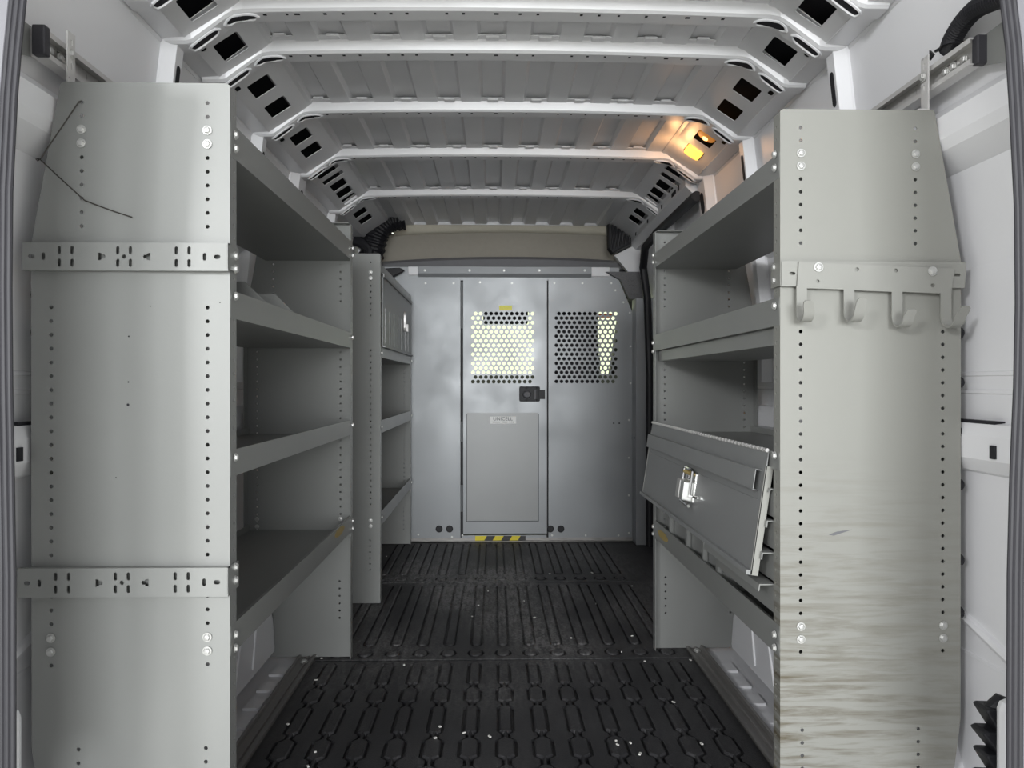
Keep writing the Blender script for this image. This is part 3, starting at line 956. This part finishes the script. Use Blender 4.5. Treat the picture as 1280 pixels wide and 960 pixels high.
arch(478, 772, [(288.5, 4, 4.70), (293, 4, 4.72), (310, 4, 4.77), (323.5, 5, 4.80)], 'beige2', 'main_pad')
arch(478, 786, [(321, 6, 4.72), (324, 6, 4.70), (333, 4, 4.70), (336, 3, 4.74)], 'trimgrey', 'lower_lip')
def duct(name, label, pts, r, n=40):
    m = MB()
    P_ = []
    pts = [Vector(p) for p in pts]
    for i in range(n + 1):
        t = i / n * (len(pts) - 1); k = min(int(t), len(pts) - 2); f = t - k
        p0, p1, p2, p3 = pts[max(k - 1, 0)], pts[k], pts[k + 1], pts[min(k + 2, len(pts) - 1)]
        P_.append(.5 * ((2 * p1) + (p2 - p0) * f + (2 * p0 - 5 * p1 + 4 * p2 - p3) * f * f + (3 * p1 - p0 - 3 * p2 + p3) * f ** 3))
    return P_
dl = thing('corner_duct', 'black ribbed corner trim above the left end of the partition', 'corner trim', at(478, 320, 4.56))
pt = duct('', '', [at(505, 272, 4.55), at(487, 275, 4.54), at(473, 288, 4.53), at(467, 305, 4.54), at(463, 326, 4.55)], .05)
m = MB(); m.tube(pt, [.068 + .008 * (i % 4 < 2) for i in range(len(pt))], 12); m.build('ribbed_body', 'black', dl)
m = MB(); c = at(461, 288, 4.50); m.lathe([(.030, 0), (.034, .01), (.034, .03), (.02, .04), (.008, .03)], frame(c, (1, 0, 0), (0, 0, 1)), 14); m.build('knob', 'black', dl)
m = MB(); m.tube([at(443, 300, 4.5), at(452, 303, 4.5), at(462, 312, 4.5), at(460, 330, 4.5)], .035, 10); m.build('cable_sleeve', 'black', dl, smooth=True)
m = MB(); m.prism([(p.x, p.z) for p in (at(449, 297, 4.58), at(466, 272, 4.58), at(493, 262, 4.58), at(498, 268, 4.58), at(470, 280, 4.58), at(458, 325, 4.58), at(447, 330, 4.58))], -.02, .01, facing(4.58)); m.build('backing_bracket', 'roofp', dl)
dr = thing('corner_duct', 'black finned corner trim above the right end of the partition', 'corner trim', at(778, 318, 4.56))
m = MB()
outl = [at(758, 275, 4.58), at(770, 268, 4.58), at(788, 271, 4.58), at(799, 285, 4.58), at(801, 299, 4.58), at(790, 306, 4.58), at(764, 319, 4.58), at(759, 312, 4.58)]
m.prism([(p.x, p.z) for p in outl], -.01, .03, facing(4.58), 0, .01)
m.build('trim_body', 'black', dr, bevel=.004)
for k in range(8):
    m = MB(); p0 = at(764 + k * 3.9, 273 + abs(k - 3) * 1.0, 4.54); p1 = at(764 + k * 4.4, 313 - k * 2.0, 4.54)
    m.tube([p0, (p0 + p1) / 2 + Vector((.012, -.012, 0)), p1], .006, 6); m.build('fin', 'black', dr)
m = MB(); m.prism([(p.x, p.z) for p in (at(768, 319, 4.60), at(800, 303, 4.60), at(801, 350, 4.60), at(786, 341, 4.60))], -.05, .0, facing(4.60)); 
m.build('corner_gusset', 'body', wr, bevel=.003)

# ================================================================== SHELVING
PITCH = .0254
DEP = .362
def panel_outline(xf, s, ztop):
    """side panel: full depth in the middle, tapered to follow the van wall at head and foot"""
    pts = [(0, .004), (DEP - .035, .004), (DEP, .275), (DEP + .001, ztop - .300), (DEP - .052, ztop - .004), (DEP - .056, ztop), (.006, ztop), (0, ztop - .004)]
    pts = [(xf + s * d, z) for d, z in pts]
    return pts if s > 0 else pts[::-1]
def hole_cols(xf, s, ztop):
    hs = []
    r = .0036
    for i in range(10):
        z = ztop - .037 - i * PITCH
        hs += [(xf + s * .041, z), (xf + s * .271, z)]
    for i in range(27):
        z = ztop - .4155 - i * PITCH
        hs += [(xf + s * .041, z), (xf + s * .3265, z)]
    for i in range(6):
        z = ztop - 1.231 - i * PITCH
        hs += [(xf + s * .044, z), (xf + s * .277, z)]
    return hs
def end_panel(root, s, xf, y, ztop, inward, mat_='shelf', name='end_panel'):
    """inward = +1 when the flanges run towards +Y"""
    m = MB()
    w = 0 if inward > 0 else 0
    hs = [circ(u, v, .0037, 10) for u, v in hole_cols(xf, s, ztop)]
    fr = facing(y)
    m.plate(panel_outline(xf, s, ztop), hs, .002, fr, 0, -.002 if inward > 0 else 0)
    # front flange with its own line of holes
    y0, y1 = (y, y + .036) if inward > 0 else (y - .036, y)
    fh = [circ((y0 + y1) / 2 + .004 * inward, ztop - .03 - i * PITCH, .0034, 8) for i in range(56)]
    ya, yb = (y0 + .0022, y1) if inward > 0 else (y0, y1 - .0022)
    m.plate(rect(ya, .006, yb, ztop - .006), fh, .002, sideways(xf), 0, -.002 if s < 0 else 0)
    # back flange
    xb = xf + s * DEP
    m.plate(rect(ya, .30, yb, ztop - .31), [], .002, sideways(xb), 0, 0 if s < 0 else -.002)
    # top return
    xs = sorted((xf + s * .008, xf + s * (DEP - .056)))
    m.box((xs[0], ya, ztop - .0026), (xs[1], yb, ztop - .0006))
    o = m.build(name, mat_, root)
    return o
def shelf(root, s, xf, y0, y1, zdeck, lip, depth, back=.02, name='shelf', mat_='shelf', holes=True, set_=0.0):
    m = MB()
    x = lambda d: xf + s * (d + set_)
    prof = [(x(.010), zdeck + lip - .003), (x(.0015), zdeck + lip), (x(.0015), zdeck), (x(depth), zdeck), (x(depth), zdeck + back)]
    m.sheet(prof, .002 if s < 0 else -.002, y0 + .003, y1 - .003)
    if holes:
        yy = y0 + .10
        L_ = y1 - y0
        for f in (.06, .12, .3, .42, .60, .75, .93):
            for sgn in (1,):
                m.lathe([(.0035, 0), (.0035, .0012)], frame((x(.0015), y0 + L_ * f, zdeck + lip * .42), (0, 1, 0), (0, 0, 1)) @ Matrix.Scale(-s, 4, (0, 0, 1)), 8, 1)
    return m.build(name, [mat_, 'zinc'], root)
def diffz(y_px, D): return CZ - (y_px - 480) * D / F

# ---- left unit nearest the doors
XL, XR = -.490, .566
YL0, YL1 = 1.43, 2.657
ZL = 1.502
u1 = thing('shelving_unit', 'grey perforated shelving unit on the left nearest the rear doors with two slotted rails', 'shelving unit', (XL, (YL0 + YL1) / 2, 0), 'van shelving units')
end_panel(u1, -1, XL, YL0, ZL, 1)['label'] = 'end panel with two slotted rails'
end_panel(u1, -1, XL, YL1, ZL - .006, -1)
shelf(u1, -1, XL, YL0, YL1, 1.372, .057, .295)
shelf(u1, -1, XL, YL0, YL1, 1.070, .047, .350)
shelf(u1, -1, XL, YL0, YL1, .774, .045, .352)
shelf(u1, -1, XL, YL0, YL1, .442, .050, .352)
for Y in (1.71, 1.94):       # dividers standing on the second shelf
    m = MB(); m.plate([(XL - .345, 1.0725), (XL - .004, 1.0725), (XL - .004, 1.114), (XL - .062, 1.172), (XL - .345, 1.172)], [], .0015, facing(Y))
    m.build('divider', 'shelf', u1)
def slotted_rail(root, z0, z1, x0, x1, y):
    """accessory rail: slots and keyholes on the face, right end folded back to the flange"""
    k = (x1 - x0) / 1010.0           # millimetre-like units of the drawing taken from the photo
    def u(a): return x0 + (a - 128) * k
    zc = (z0 + z1) / 2
    hs = [slot(u(174), zc, .011, .0075), slot(u(232), zc, .0065, .014), slot(u(1022), zc, .0065, .014), slot(u(1084), zc, .012, .0078)]
    for a in (310, 372, 596, 658, 883, 946):
        for dz in (.0115, -.0115): hs.append(slot(u(a), zc + dz, .0062, .0148))
    hs.append(circ(u(627), zc, .004, 10))
    for a, d in ((518, 1), (738, -1)):
        c = u(a)
        hs.append([(c - d * .0065, zc + .007), (c - d * .0065, zc - .007), (c - d * .001, zc - .006), (c + d * .0005, zc - .0035), (c + d * .005, zc - .0035), (c + d * .0068, zc), (c + d * .005, zc + .0035), (c + d * .0005, zc + .0035), (c - d * .001, zc + .006)])
    m = MB()
    m.plate(rect(x0, z0, x1, z1), hs, .002, facing(y))
    m.box((x1 - .002, y - .002, z0 + .004), (x1, YL0 + .040, z1))
    m.box((x0, y, z1 - .002), (x1, y + .010, z1)); m.box((x0, y, z0), (x1, y + .010, z0 + .002))
    return m.build('accessory_rail', 'shelf', root)
for px, py, r in ((161, 420.5, .0016), (160.5, 477.5, .0016), (160, 506, .0026), (188, 383, .001), (145, 597, .0011), (275, 378, .0012)):
    m = MB(); c = at(px, py, YL0); m.lathe([(r, 0), (r * .8, .0006)], frame((c.x, YL0 - .0002, c.z), (1, 0, 0), (0, 0, 1)), 8)
    m.build('drill_mark', 'dark', u1)
r1 = slotted_rail(u1, 1.152, 1.203, -.859, -.487, YL0 - .016)
r2 = slotted_rail(u1, .556, .609, -.867, -.487, YL0 - .016)
for d in (.041, .271):
    for i in (2, 3): bolt(u1, (XL - d, YL0 - .001, ZL - .037 - i * PITCH), (0, -1, 0))
for d in (.041, .3265):
    for i in (24, 25): bolt(u1, (XL - d, YL0 - .001, ZL - .4155 - i * PITCH), (0, -1, 0))
for py in (168, 185, 319.5, 336, 370, 572, 709, 725.5, 794, 811): bolt(u1, (XL + .0025, YL0 + .022, diffz(py, 1.436)), (1, 0, 0))
for z in (1.41, 1.385, 1.105, .805, .476, .451): bolt(u1, (XL + .0025, YL1 - .018, z), (1, 0, 0))
for d, z in ((.041, 1.40), (.041, .480), (.041, .4546), (.3265, .480), (.3265, .4546)): bolt(u1, (XL - d, YL1 - .003, z), (0, -1, 0), .9)
m = MB(); m.prism(circ(YL1 - .22, .478, .075, 18, .013), 0, .0006, sideways(XL + .0006)); o = m.build('smear', 'gold', u1); o['label'] = 'brass coloured scuff'
for z in (1.11, 1.04):
    m = MB(); m.lathe([(.010, 0), (.010, .012), (.006, .016)], frame((XL - DEP - .004, YL0 + .012, z), (0, 1, 0), (0, 0, 1)), 10); m.build('rubber_bumper', 'black', u1)

# ---- left unit beside the partition, with a lidded locker at its head
YM0, YM1 = 3.30, 4.52
u2 = thing('shelving_unit', 'grey shelving unit on the left beside the partition with a closed locker on top', 'shelving unit', (XL, (YM0 + YM1) / 2, 0), 'van shelving units')
end_panel(u2, -1, XL, YM0, 1.505, 1)
end_panel(u2, -1, XL, YM1, 1.45, -1)
def zy(py, px, X=XL): return atx(px, py, X).z
zk = zy(448, 517) ; 
shelf(u2, -1, XL, YM0, YM1, 1.062, .043, .350)
shelf(u2, -1, XL, YM0, YM1, .735, .050, .352)
shelf(u2, -1, XL, YM0, YM1, .335, .055, .352)
shelf(u2, -1, XL, YM0, YM1, 1.43, .03, .30)
m = MB()
m.plate(rect(YM0 + .04, 1.107, YM1 - .045, 1.425), [], .002, sideways(XL + .0035))
for k in range(7):
    m.box((XL + .004, YM0 + .10 + k * .15, 1.125), (XL + .008, YM0 + .115 + k * .15, 1.28))
m.box((XL + .0035, YM0 + .04, 1.105), (XL + .016, YM1 - .045, 1.113)); m.box((XL + .0035, YM0 + .04, 1.41), (XL + .012, YM1 - .045, 1.425))
ld = m.build('locker_door', 'door_paint', u2)
m = MB(); m.prism(slot(4.12, 1.28, .040, .11), 0, .012, sideways(XL + .0055), 0, .004)
m.box((XL + .017, 4.108, 1.225), (XL + .030, 4.132, 1.265)); m.build('latch', 'alu', ld, bevel=.002)
for i, z in enumerate((1.425, 1.40)): bolt(u2, (XL - .041, YM0 - .001, z), (0, -1, 0))
for z in (.36, .335): bolt(u2, (XL - .041, YM0 - .001, z), (0, -1, 0))
for z in (1.08, .76, .37): bolt(u2, (XL + .0025, YM0 + .022, z), (1, 0, 0)); bolt(u2, (XL + .0025, YM1 - .018, z), (1, 0, 0))

# ---- right unit
YR0, YR1 = 1.504, 2.718
ZR = 1.490
u3 = thing('shelving_unit', 'grey shelving unit on the right with scuffed end panel, coat hooks and a hanging flap', 'shelving unit', (XR, (YR0 + YR1) / 2, 0), 'van shelving units')
end_panel(u3, 1, XR, YR0, ZR, 1, 'scuffed')['label'] = 'scuffed end panel with brown streaks'
end_panel(u3, 1, XR, YR1, ZR - .003, -1)
shelf(u3, 1, XR, YR0, YR1, 1.357, .045, .295)
shelf(u3, 1, XR, YR0, YR1, 1.064, .051, .350)
shelf(u3, 1, XR, YR0 + .01, YR1 - .04, 1.027, .031, .30, set_=.012, name='under_rail')
shelf(u3, 1, XR, YR0, YR1, .405, .057, .352)
shelf(u3, 1, XR, YR0, YR1, .775, .030, .350)
# bin trays behind the flap: upright fronts with a hooked lip along the top
for zt, yend, lipw in ((.730, YR1 - .05, .003), (.665, YR1 - .05, .009), (.600, YR1 - .05, .019), (.536, 1.95, .025)):
    m = MB()
    prof = [(XR - .003 - lipw, zt - min(.012, lipw + .003)), (XR - .001 - lipw, zt), (XR + .002, zt), (XR + .002, zt - .056), (XR + .03, zt - .060), (XR + .33, zt - .060)]
    m.sheet(prof, .0022, YR0 + .040, yend)
    m.build('bin_tray', 'shelf', u3)
for py in (1.965, 2.10, 2.28, 2.50):
    m = MB(); m.plate(rect(XR + .02, .41, XR + .32, .665), [], .002, facing(py))
    m.box((XR + .008, py - .009, .41), (XR + .020, py + .009, .545))
    m.build('bin_divider', 'shelf', u3)
m = MB(); m.plate(rect(YR0 + .02, .41, YR1 - .02, .775), [], .002, sideways(XR + .335)); m.build('bin_back', 'shelf', u3)
# hanging flap, hinged at its top edge and swung out a little
hz = .806
lean = Vector((-.036, 0, -.250)).normalized()
fr = frame((XR - .003, 0, hz), (0, -1, 0), -lean)       # u = -Y, v up the flap
nrm = fr.col[2].xyz
if nrm.x > 0:
    fr = frame((XR - .003, 0, hz), (0, 1, 0), -lean); nrm = fr.col[2].xyz
sy = 1 if fr.col[0].y > 0 else -1
def U(y): return sy * y
ya, yb = YR0 + .052, YR1 - .012
ua, ub = sorted((U(ya), U(yb)))
wsg = 1 if nrm.x < 0 else -1
m = MB()
m.plate(rect(ua, -.255, ub, 0), [], .002, fr, 0, 0)
def slab(u0, v0, u1_, v1, w0, w1, inset=0.0): m.prism(rect(u0, v0, u1_, v1), w0 * wsg, w1 * wsg, fr, 0, inset)
slab(ua, -.255, ub, -.245, 0, .012)                         # foot return
slab(ua + .02, -.082, ub - .02, -.042, .014, .016); slab(ua + .02, -.042, ub - .02, -.040, .002, .016); slab(ua + .02, -.084, ub - .02, -.082, .006, .016)   # open stiffening channel
slab(ua + .02, -.104, ub - .02, -.1015, .002, .0035)
flap = m.build('flap', 'door_paint', u3, bevel=.001)
flap['label'] = 'top hinged flap hanging slightly open'
for uu in (ua, ub - .002):
    m = MB()
    m.prism([(uu, -.255), (uu + .002, -.255), (uu + .002, -.030), (uu, -.030)], -.013 * wsg, .003 * wsg, fr)
    m.build('end_flange', 'shelf_light', flap)
m = MB()
n_k = 46
for k in range(n_k):
    y = ya + (yb - ya) * (k + .12) / n_k
    m.tube([(XR - .006, y, hz + .003), (XR - .006, y + (yb - ya) / n_k * .72, hz + .003)], .0042, 8)
m.build('piano_hinge', 'alu', flap)
# latch on the flap: twin bars and bail
yl = atx(862, 615, XR - .03).y
m = MB()
def L3(du, dv, w): return fr @ Vector((U(yl) + du, -.140 + dv, w * wsg))
m.prism(rrect(U(yl) - .050, -.186, U(yl) + .050, -.100, .006), .002 * wsg, .008 * wsg, fr, 0, .001)
lt = m.build('latch', 'chrome', flap, bevel=.001); lt['label'] = 'chrome draw latch'
for du in (-.020, .024):
    m = MB(); m.prism(rrect(U(yl) + du - .018, -.182, U(yl) + du + .018, -.128, .004), .008 * wsg, .034 * wsg, fr, 0, .002); m.build('latch_bar', 'zinc', lt, bevel=.0015)
m = MB()
m.tube([L3(-.044, -.03, .016), L3(-.044, .040, .016), L3(-.034, .044, .016), L3(.034, .044, .016), L3(.044, .040, .016), L3(.044, -.03, .016)], .0042, 8)
m.tube([L3(-.115, -.018, .008), L3(-.075, -.016, .012), L3(-.05, -.026, .016), L3(.05, -.026, .016), L3(.10, -.022, .008)], .0035, 8)
m.tube([L3(-.045, -.050, .014), L3(.045, -.053, .014)], .0045, 8)
m.build('bail', 'chrome', lt, smooth=True)
m = MB(); m.tube([L3(-.042, .032, .014), L3(.042, .032, .014)], .006, 8); o = m.build('spring', 'gold', lt)
for d in (.041, .271):
    for i in (2, 3): bolt(u3, (XR + d, YR0 - .001, ZR - .037 - i * PITCH), (0, -1, 0))
for d in (.041, .3265):
    for i in (25, 26): bolt(u3, (XR + d, YR0 - .001, ZR - .4155 - (i - 1) * PITCH), (0, -1, 0))
for py in (193.7, 210.5, 334.5, 351, 382.5, 569, 792.5, 808.7): bolt(u3, (XR - .0025, YR0 + .022, diffz(py, 1.541)), (-1, 0, 0))
for z in (1.40, 1.375, 1.09, 1.06, .44, .415): bolt(u3, (XR - .0025, YR1 - .018, z), (-1, 0, 0))
m = MB(); m.prism(circ(YR1 - .16, .435, .075, 18, .014), -.0006, 0, sideways(XR - .0006)); o = m.build('smear', 'gold', u3); o['label'] = 'brass coloured scuff'
for py in (416, 478, 541, 606, 700, 766):
    c = at(1197, py, YR0 + .01); m = MB(); m.lathe([(.011, 0), (.011, .010), (.006, .014)], frame((XR + DEP, YR0 + .014, c.z), (0, 1, 0), (0, 0, 1)), 12); m.build('rubber_bumper', 'black', u3)
m = MB(); a_ = at(1036, 668.5, YR0 - .0005); b_ = at(1046, 664.5, YR0 - .0005); c_ = at(1065, 662, YR0 - .0005); d_ = at(1042, 669.5, YR0)
m.prism([(a_.x, a_.z), (d_.x, d_.z), (c_.x, c_.z), (b_.x, b_.z)], .0003, .0008, facing(YR0)); o = m.build('scratch', 'trimgrey', u3)
# hook bar: backing strip plus plate cut into four J hooks
def pr(px, py, Y): q = at(px, py, Y); return (q.x, q.z)
yb_ = YR0 - .010
m = MB()
q = [pr(975.5, 358, yb_), pr(1205, 360, yb_), pr(1207.5, 328, yb_), pr(975.5, 326.5, yb_)]
m.plate(q, [slot(*pr(990, 342, yb_), .012, .0062), slot(*pr(1196, 344, yb_), .012, .0062)], .002, facing(yb_))
m.box((XR - .0045, yb_ - .002, pr(975, 357, yb_)[1]), (XR - .0025, YR0 + .038, pr(975, 327, yb_)[1]))
hk = m.build('hook_bar', 'shelf_light', u3); hk['label'] = 'bar with four coat hooks'
yp = YR0 - .0145
starts = [(995, 1008, 361), (1054, 1067, 363), (1114, 1127, 365), (1175, 1188, 367)]
m = MB()
q = [pr(998, 327.5, yp), pr(1192, 336, yp), pr(1188, 368, yp), pr(1175, 367, yp), pr(1127, 365, yp), pr(1114, 365, yp), pr(1067, 363, yp), pr(1054, 362, yp), pr(1008, 360.5, yp), pr(995.5, 360, yp)]
m.plate(q[::-1], [circ(*pr(1021.5, 351.7, yp), .0035, 10), circ(*pr(1070.5, 337, yp), .004, 10), circ(*pr(1119, 338.5, yp), .004, 10), circ(*pr(1165, 357, yp), .004, 10)], .003, facing(yp))
m.build('hook_plate', 'shelf_light', hk)
for (px0, px1, py), (yb2, tip, flare) in zip(starts, ((402, .020, -.004), (402, .025, .002), (408.5, .014, .002), (409, .020, .006))):
    p0 = at(px0, py - 3, yp); p1 = at(px1, py - 3, yp)
    xm = (p0.x + p1.x) / 2; wd = (p1.x - p0.x)
    zbot = at(px0, yb2, yp - .02).z
    R = .021
    path = [(xm, yp - .0015, p0.z), (xm, yp - .0015, zbot + R)]
    for k in range(1, 9):
        a = PI * k / 8 * .95
        path.append((xm + flare * k / 8 * .6, yp - .0015 - R + R * math.cos(a), zbot + R - R * math.sin(a)))
    lx, ly, lz = path[-1]
    path.append((lx + flare * .6, ly - .004, lz + tip * .5)); path.append((lx + flare * .9, ly - .007, lz + tip * .85)); path.append((lx + flare, ly - .008, lz + tip))
    m = MB(); n = len(path); vs = []; fs = []
    for i, p in enumerate(path):
        a = Vector(path[min(i + 1, n - 1)]) - Vector(path[max(i - 1, 0)])
        t = Vector((0, a.y, a.z)).normalized(); nn = Vector((0, -t.z, t.y))
        w_ = wd / 2 * (.55 if i == n - 1 else .92 if i == n - 2 else 1)
        p = Vector(p)
        for sx, sn in ((-1, -1), (1, -1), (1, 1), (-1, 1)): vs.append(p + Vector((sx * w_, 0, 0)) + nn * sn * .0016)
    for i in range(n - 1):
        for k in range(4): fs.append((i * 4 + k, i * 4 + (k + 1) % 4, i * 4 + 4 + (k + 1) % 4, i * 4 + 4 + k))
    fs += [(3, 2, 1, 0), tuple((n - 1) * 4 + k for k in range(4))]
    m.add(vs, fs); m.build('hook', 'shelf_light', hk, smooth=True, sharp=40)
for px, py in ((1023, 334), (1165.5, 339)): bolt(u3, at(px, py, yp - .004), (0, -1, 0), 1.1)

# ================================================================== mounting rails above the shelves
def mount_rail(s, label):
    X = lambda d: XC + s * d
    z0, z1 = 1.535, 1.585
    y0 = 1.395
    CA, CB = (.836, .860) if s < 0 else (.850, .872)
    root = thing('mounting_rail', label, 'rail', (X(.84), y0, z0))
    m = MB()
    prof = [(X(.842), z0 + .010), (X(.842), z0), (X(.868), z0), (X(.868), z1), (X(.842), z1), (X(.842), z1 - .010)]
    m.sheet(prof, .0025 * s, y0, 2.60)
    m.build('channel', 'alu', root)
    m = MB(); m.box((min(X(CA), X(CB)), y0 - .012, z0 - .002), (max(X(CA), X(CB)), y0 + .006, z1 + .002)); m.build('end_cap', 'rubber', root, bevel=.003)
    m = MB()
    q = [(.79, z0 + .075), (.872, z1 + .002), (.872, z0), (.86, z0 - .012), (.79, z0 - .045)]
    m.prism([(1.16, z0 - .055), (1.16, z1 + .025), (1.22, z1 + .012), (1.32, z1 + .004), (1.40, z1 + .003), (1.40, z0), (1.36, z0 - .012), (1.22, z0 - .052)], X(.868), X(.872), frame((0, 0, 0), (0, 1, 0), (0, 0, 1)))
    br = m.build('end_plate', 'shelf', root)
    for y, z in ((1.31, z1 - .008), (1.30, z0 - .002), (1.29, z0 - .016)): bolt(root, (X(.866), y, z), (-s, 0, 0), 1.25)
    m = MB()
    m.prism(rrect(1.455, z0 + .012, 1.50, z0 + .036, .004), X(.856), X(.862), frame((0, 0, 0), (0, 1, 0), (0, 0, 1)))
    m.build('clamp_plate', 'chrome', root)
    for y in (1.43, 1.465, 1.49): bolt(root, (X(.856), y, z0 + .024), (-s, 0, 0), 1.2)
    m = MB()
    yy = 1.50 if s > 0 else 1.432
    ZB = 1.4905 if s > 0 else 1.5025
    xq = X(.828)
    m.plate(rect(yy + .005, ZB, yy + .030, z1 + .016), [slot(yy + .018, z1 - .002, .006, .012), slot(yy + .018, z0 + .004, .006, .012)], .003, sideways(xq))
    a_, b_ = sorted((xq, xq - s * .02))
    m.box((a_, yy + .005, ZB), (b_, yy + .03, ZB + .003))
    m.build('angle_bracket', 'alu', root, bevel=.001)
    bolt(root, (xq - s * .002, yy + .018, z0 + .026), (-s, 0, 0), 1.2)
    return root
mount_rail(-1, 'aluminium mounting rail on the left wall above the shelving')
mount_rail(1, 'aluminium mounting rail on the right wall above the scuffed shelving')

# ================================================================== small things
m = MB()
path = [atx(1186, 63, .897), atx(1188, 57, .894), atx(1192, 47, .888), atx(1203, 29, .884), atx(1219, 12, .88), atx(1238, 2, .872), atx(1262, -6, .865), atx(1290, -8, .86)]
P_ = duct('', '', path, 0, 90)
hose = thing('wiring_conduit', 'black corrugated conduit curving up the right wall by the rear door', 'conduit', path[0])
m.tube(P_, [.0165 + .0018 * (i % 2) for i in range(len(P_))], 14); m.build('corrugated_tube', 'black', hose)
m = MB(); c = atx(1190, 55, .888); m.lathe([(.0195, -.003), (.0195, .003)], frame(c, (1, 0, 0), (0, 1, .1)), 14)
m.tube([c + Vector((-.01, .015, 0)), c + Vector((-.012, .035, .001))], .003, 6); m.prism([(-.004, -.004), (.010, -.010), (.010, .010)], -.002, .002, frame(c + Vector((-.013, .042, 0)), (0, 1, 0), (0, 0, 1)))
m.build('cable_tie', 'black', hose)

# black bellows low on the right, white jamb block beside it
bel = thing('rubber_bellows', 'black pleated rubber bellows low by the right rear door jamb', 'bellows', atx(1235, 960, .82))
for k in range(6):
    z = .395 - k * .038
    m = MB()
    m.prism([(.846, z - .035), (.822 - .006 * (k % 2), z + .002), (.826, z + .006), (.875, z + .004), (.88, z - .05)], -1.30, -1.26, frame((0, 0, 0), (1, 0, 0), (0, 0, 1)))
    m.build('pleat', 'black', bel, bevel=.004)
m = MB(); m.tube([(.838, 1.28, .39), (.852, 1.275, .410), (.875, 1.27, .40)], .012, 10); m.build('cuff', 'black', bel, smooth=True)
for s, nm in ((-1, wl), (1, wr)):
    m = MB(); x = sorted((XC + s * .79, XC + s * .90))
    m.box((x[0] if s < 0 else .826, 1.20, -.02), (x[1], 1.255, .43)); m.build('jamb_block', 'body', nm, bevel=.02)

# thin wire hooked in the top hole of the left end panel
w_pts = [at(102, 127, YL0 + .004), at(99, 127, YL0 - .004), at(96, 131, YL0 - .006), at(80, 155, YL0 - .012), at(62, 181, YL0 - .014), at(52, 197, YL0 - .013), at(47, 201, YL0 - .012), at(45, 199, YL0 - .012), at(49, 198, YL0 - .016), at(52, 201, YL0 - .016), at(70, 218, YL0 - .014), at(92, 238, YL0 - .012), at(105, 250, YL0 - .010), at(120, 256, YL0 - .008), at(145, 265, YL0 - .006), at(165, 271.5, YL0 - .005)]
m = MB(); m.tube(w_pts, .0012, 6); o = m.build('bent_wire', 'wire', smooth=True)
tag(o, 'thin dark bent wire hanging from a top hole of the left end panel', 'wire')

# loose chips on the floor
m = MB()
spots = [(655, 753), (687, 719), (790, 798), (777, 818), (745, 757), (668, 774), (505, 832), (395, 850), (394, 940), (360, 905), (385, 958), (770, 930), (772, 935), (788, 933), (842, 882), (877, 935), (550, 910), (544, 924), (580, 918), (612, 923), (402, 823), (863, 829), (930, 910), (806, 830), (740, 718), (790, 735), (470, 700), (483, 696), (598, 758), (590, 772), (610, 740), (714, 800), (800, 947)]
for px, py in spots:
    D = F * CZ / (py - 480); p = at(px, py, D); a = random.random() * PI; l = random.uniform(.0025, .0065); w_ = random.uniform(.0015, .003)
    m.box((-l, -w_, 0), (l, w_, .003), 0, Matrix.Translation((p.x, p.y, .0045)) @ Matrix.Rotation(a, 4, 'Z'))
o = m.build('debris', 'debris'); tag(o, 'pale chips and crumbs scattered over the black floor', 'debris', None, 'stuff')

# ================================================================== light
def area(name, loc, target, sx, sy, power, col=(1, 1, 1)):
    l = bpy.data.lights.new(name, 'AREA'); l.shape = 'RECTANGLE'; l.size = sx; l.size_y = sy; l.energy = power; l.color = col
    o = bpy.data.objects.new(name, l); COL.objects.link(o); o.location = loc
    o.rotation_euler = (Vector(target) - Vector(loc)).to_track_quat('-Z', 'Y').to_euler()
    return o
area('garage_lamp_key', (-2.1, -4.6, 2.2), (.3, 1.6, 1.0), .9, 1.2, 80, (.97, .99, 1))
area('rear_fill', (.6, -7.5, 1.45), (.1, 3.5, 1.0), 3.5, 2.2, 640, (.965, .99, 1))  # broad fill light added behind the camera to brighten the van interior
area('garage_lamp_side', (-3.1, -3.0, 2.4), (.8, 1.5, 1.0), .7, .7, 125, (.98, .99, 1))
p = bpy.data.lights.new('cargo_lamp_light', 'POINT'); p.energy = .55; p.color = (1, .50, .20); p.shadow_soft_size = .02
po = bpy.data.objects.new('cargo_lamp_light', p); COL.objects.link(po); po.location = (.70, 2.955, 1.82)

wd = bpy.data.worlds.new('world'); SC.world = wd; wd.use_nodes = True
nt = wd.node_tree; bg = nt.nodes['Background']
tc = nt.nodes.new('ShaderNodeTexCoord'); sp = nt.nodes.new('ShaderNodeSeparateXYZ')
nt.links.new(tc.outputs['Generated'], sp.inputs['Vector'])
mr = nt.nodes.new('ShaderNodeMapRange'); mr.inputs['From Min'].default_value = -.3; mr.inputs['From Max'].default_value = .6
nt.links.new(sp.outputs['Y'], mr.inputs['Value'])
mx = nt.nodes.new('ShaderNodeMixRGB'); mx.inputs['Color1'].default_value = (.60, .605, .63, 1); mx.inputs['Color2'].default_value = (1.35, 1.38, 1.16, 1)
nt.links.new(mr.outputs['Result'], mx.inputs['Fac']); nt.links.new(mx.outputs['Color'], bg.inputs['Color'])
bg.inputs['Strength'].default_value = 1.12

# ================================================================== camera and view
cd = bpy.data.cameras.new('camera'); cam = bpy.data.objects.new('camera', cd); COL.objects.link(cam)
cd.sensor_width = 36; cd.lens = F / 1280 * 36; cd.clip_start = .02
cam.location = (0, 0, CZ); cam.rotation_euler = (PI / 2, 0, -YAW)
SC.camera = cam
vs_ = SC.view_settings
vs_.view_transform = 'Standard'; vs_.look = 'None'; vs_.gamma = 1; vs_.use_curve_mapping = False; vs_.exposure = -0.1
SC.cycles.max_bounces = 10; SC.cycles.diffuse_bounces = 6
SC.cycles.use_denoising = True
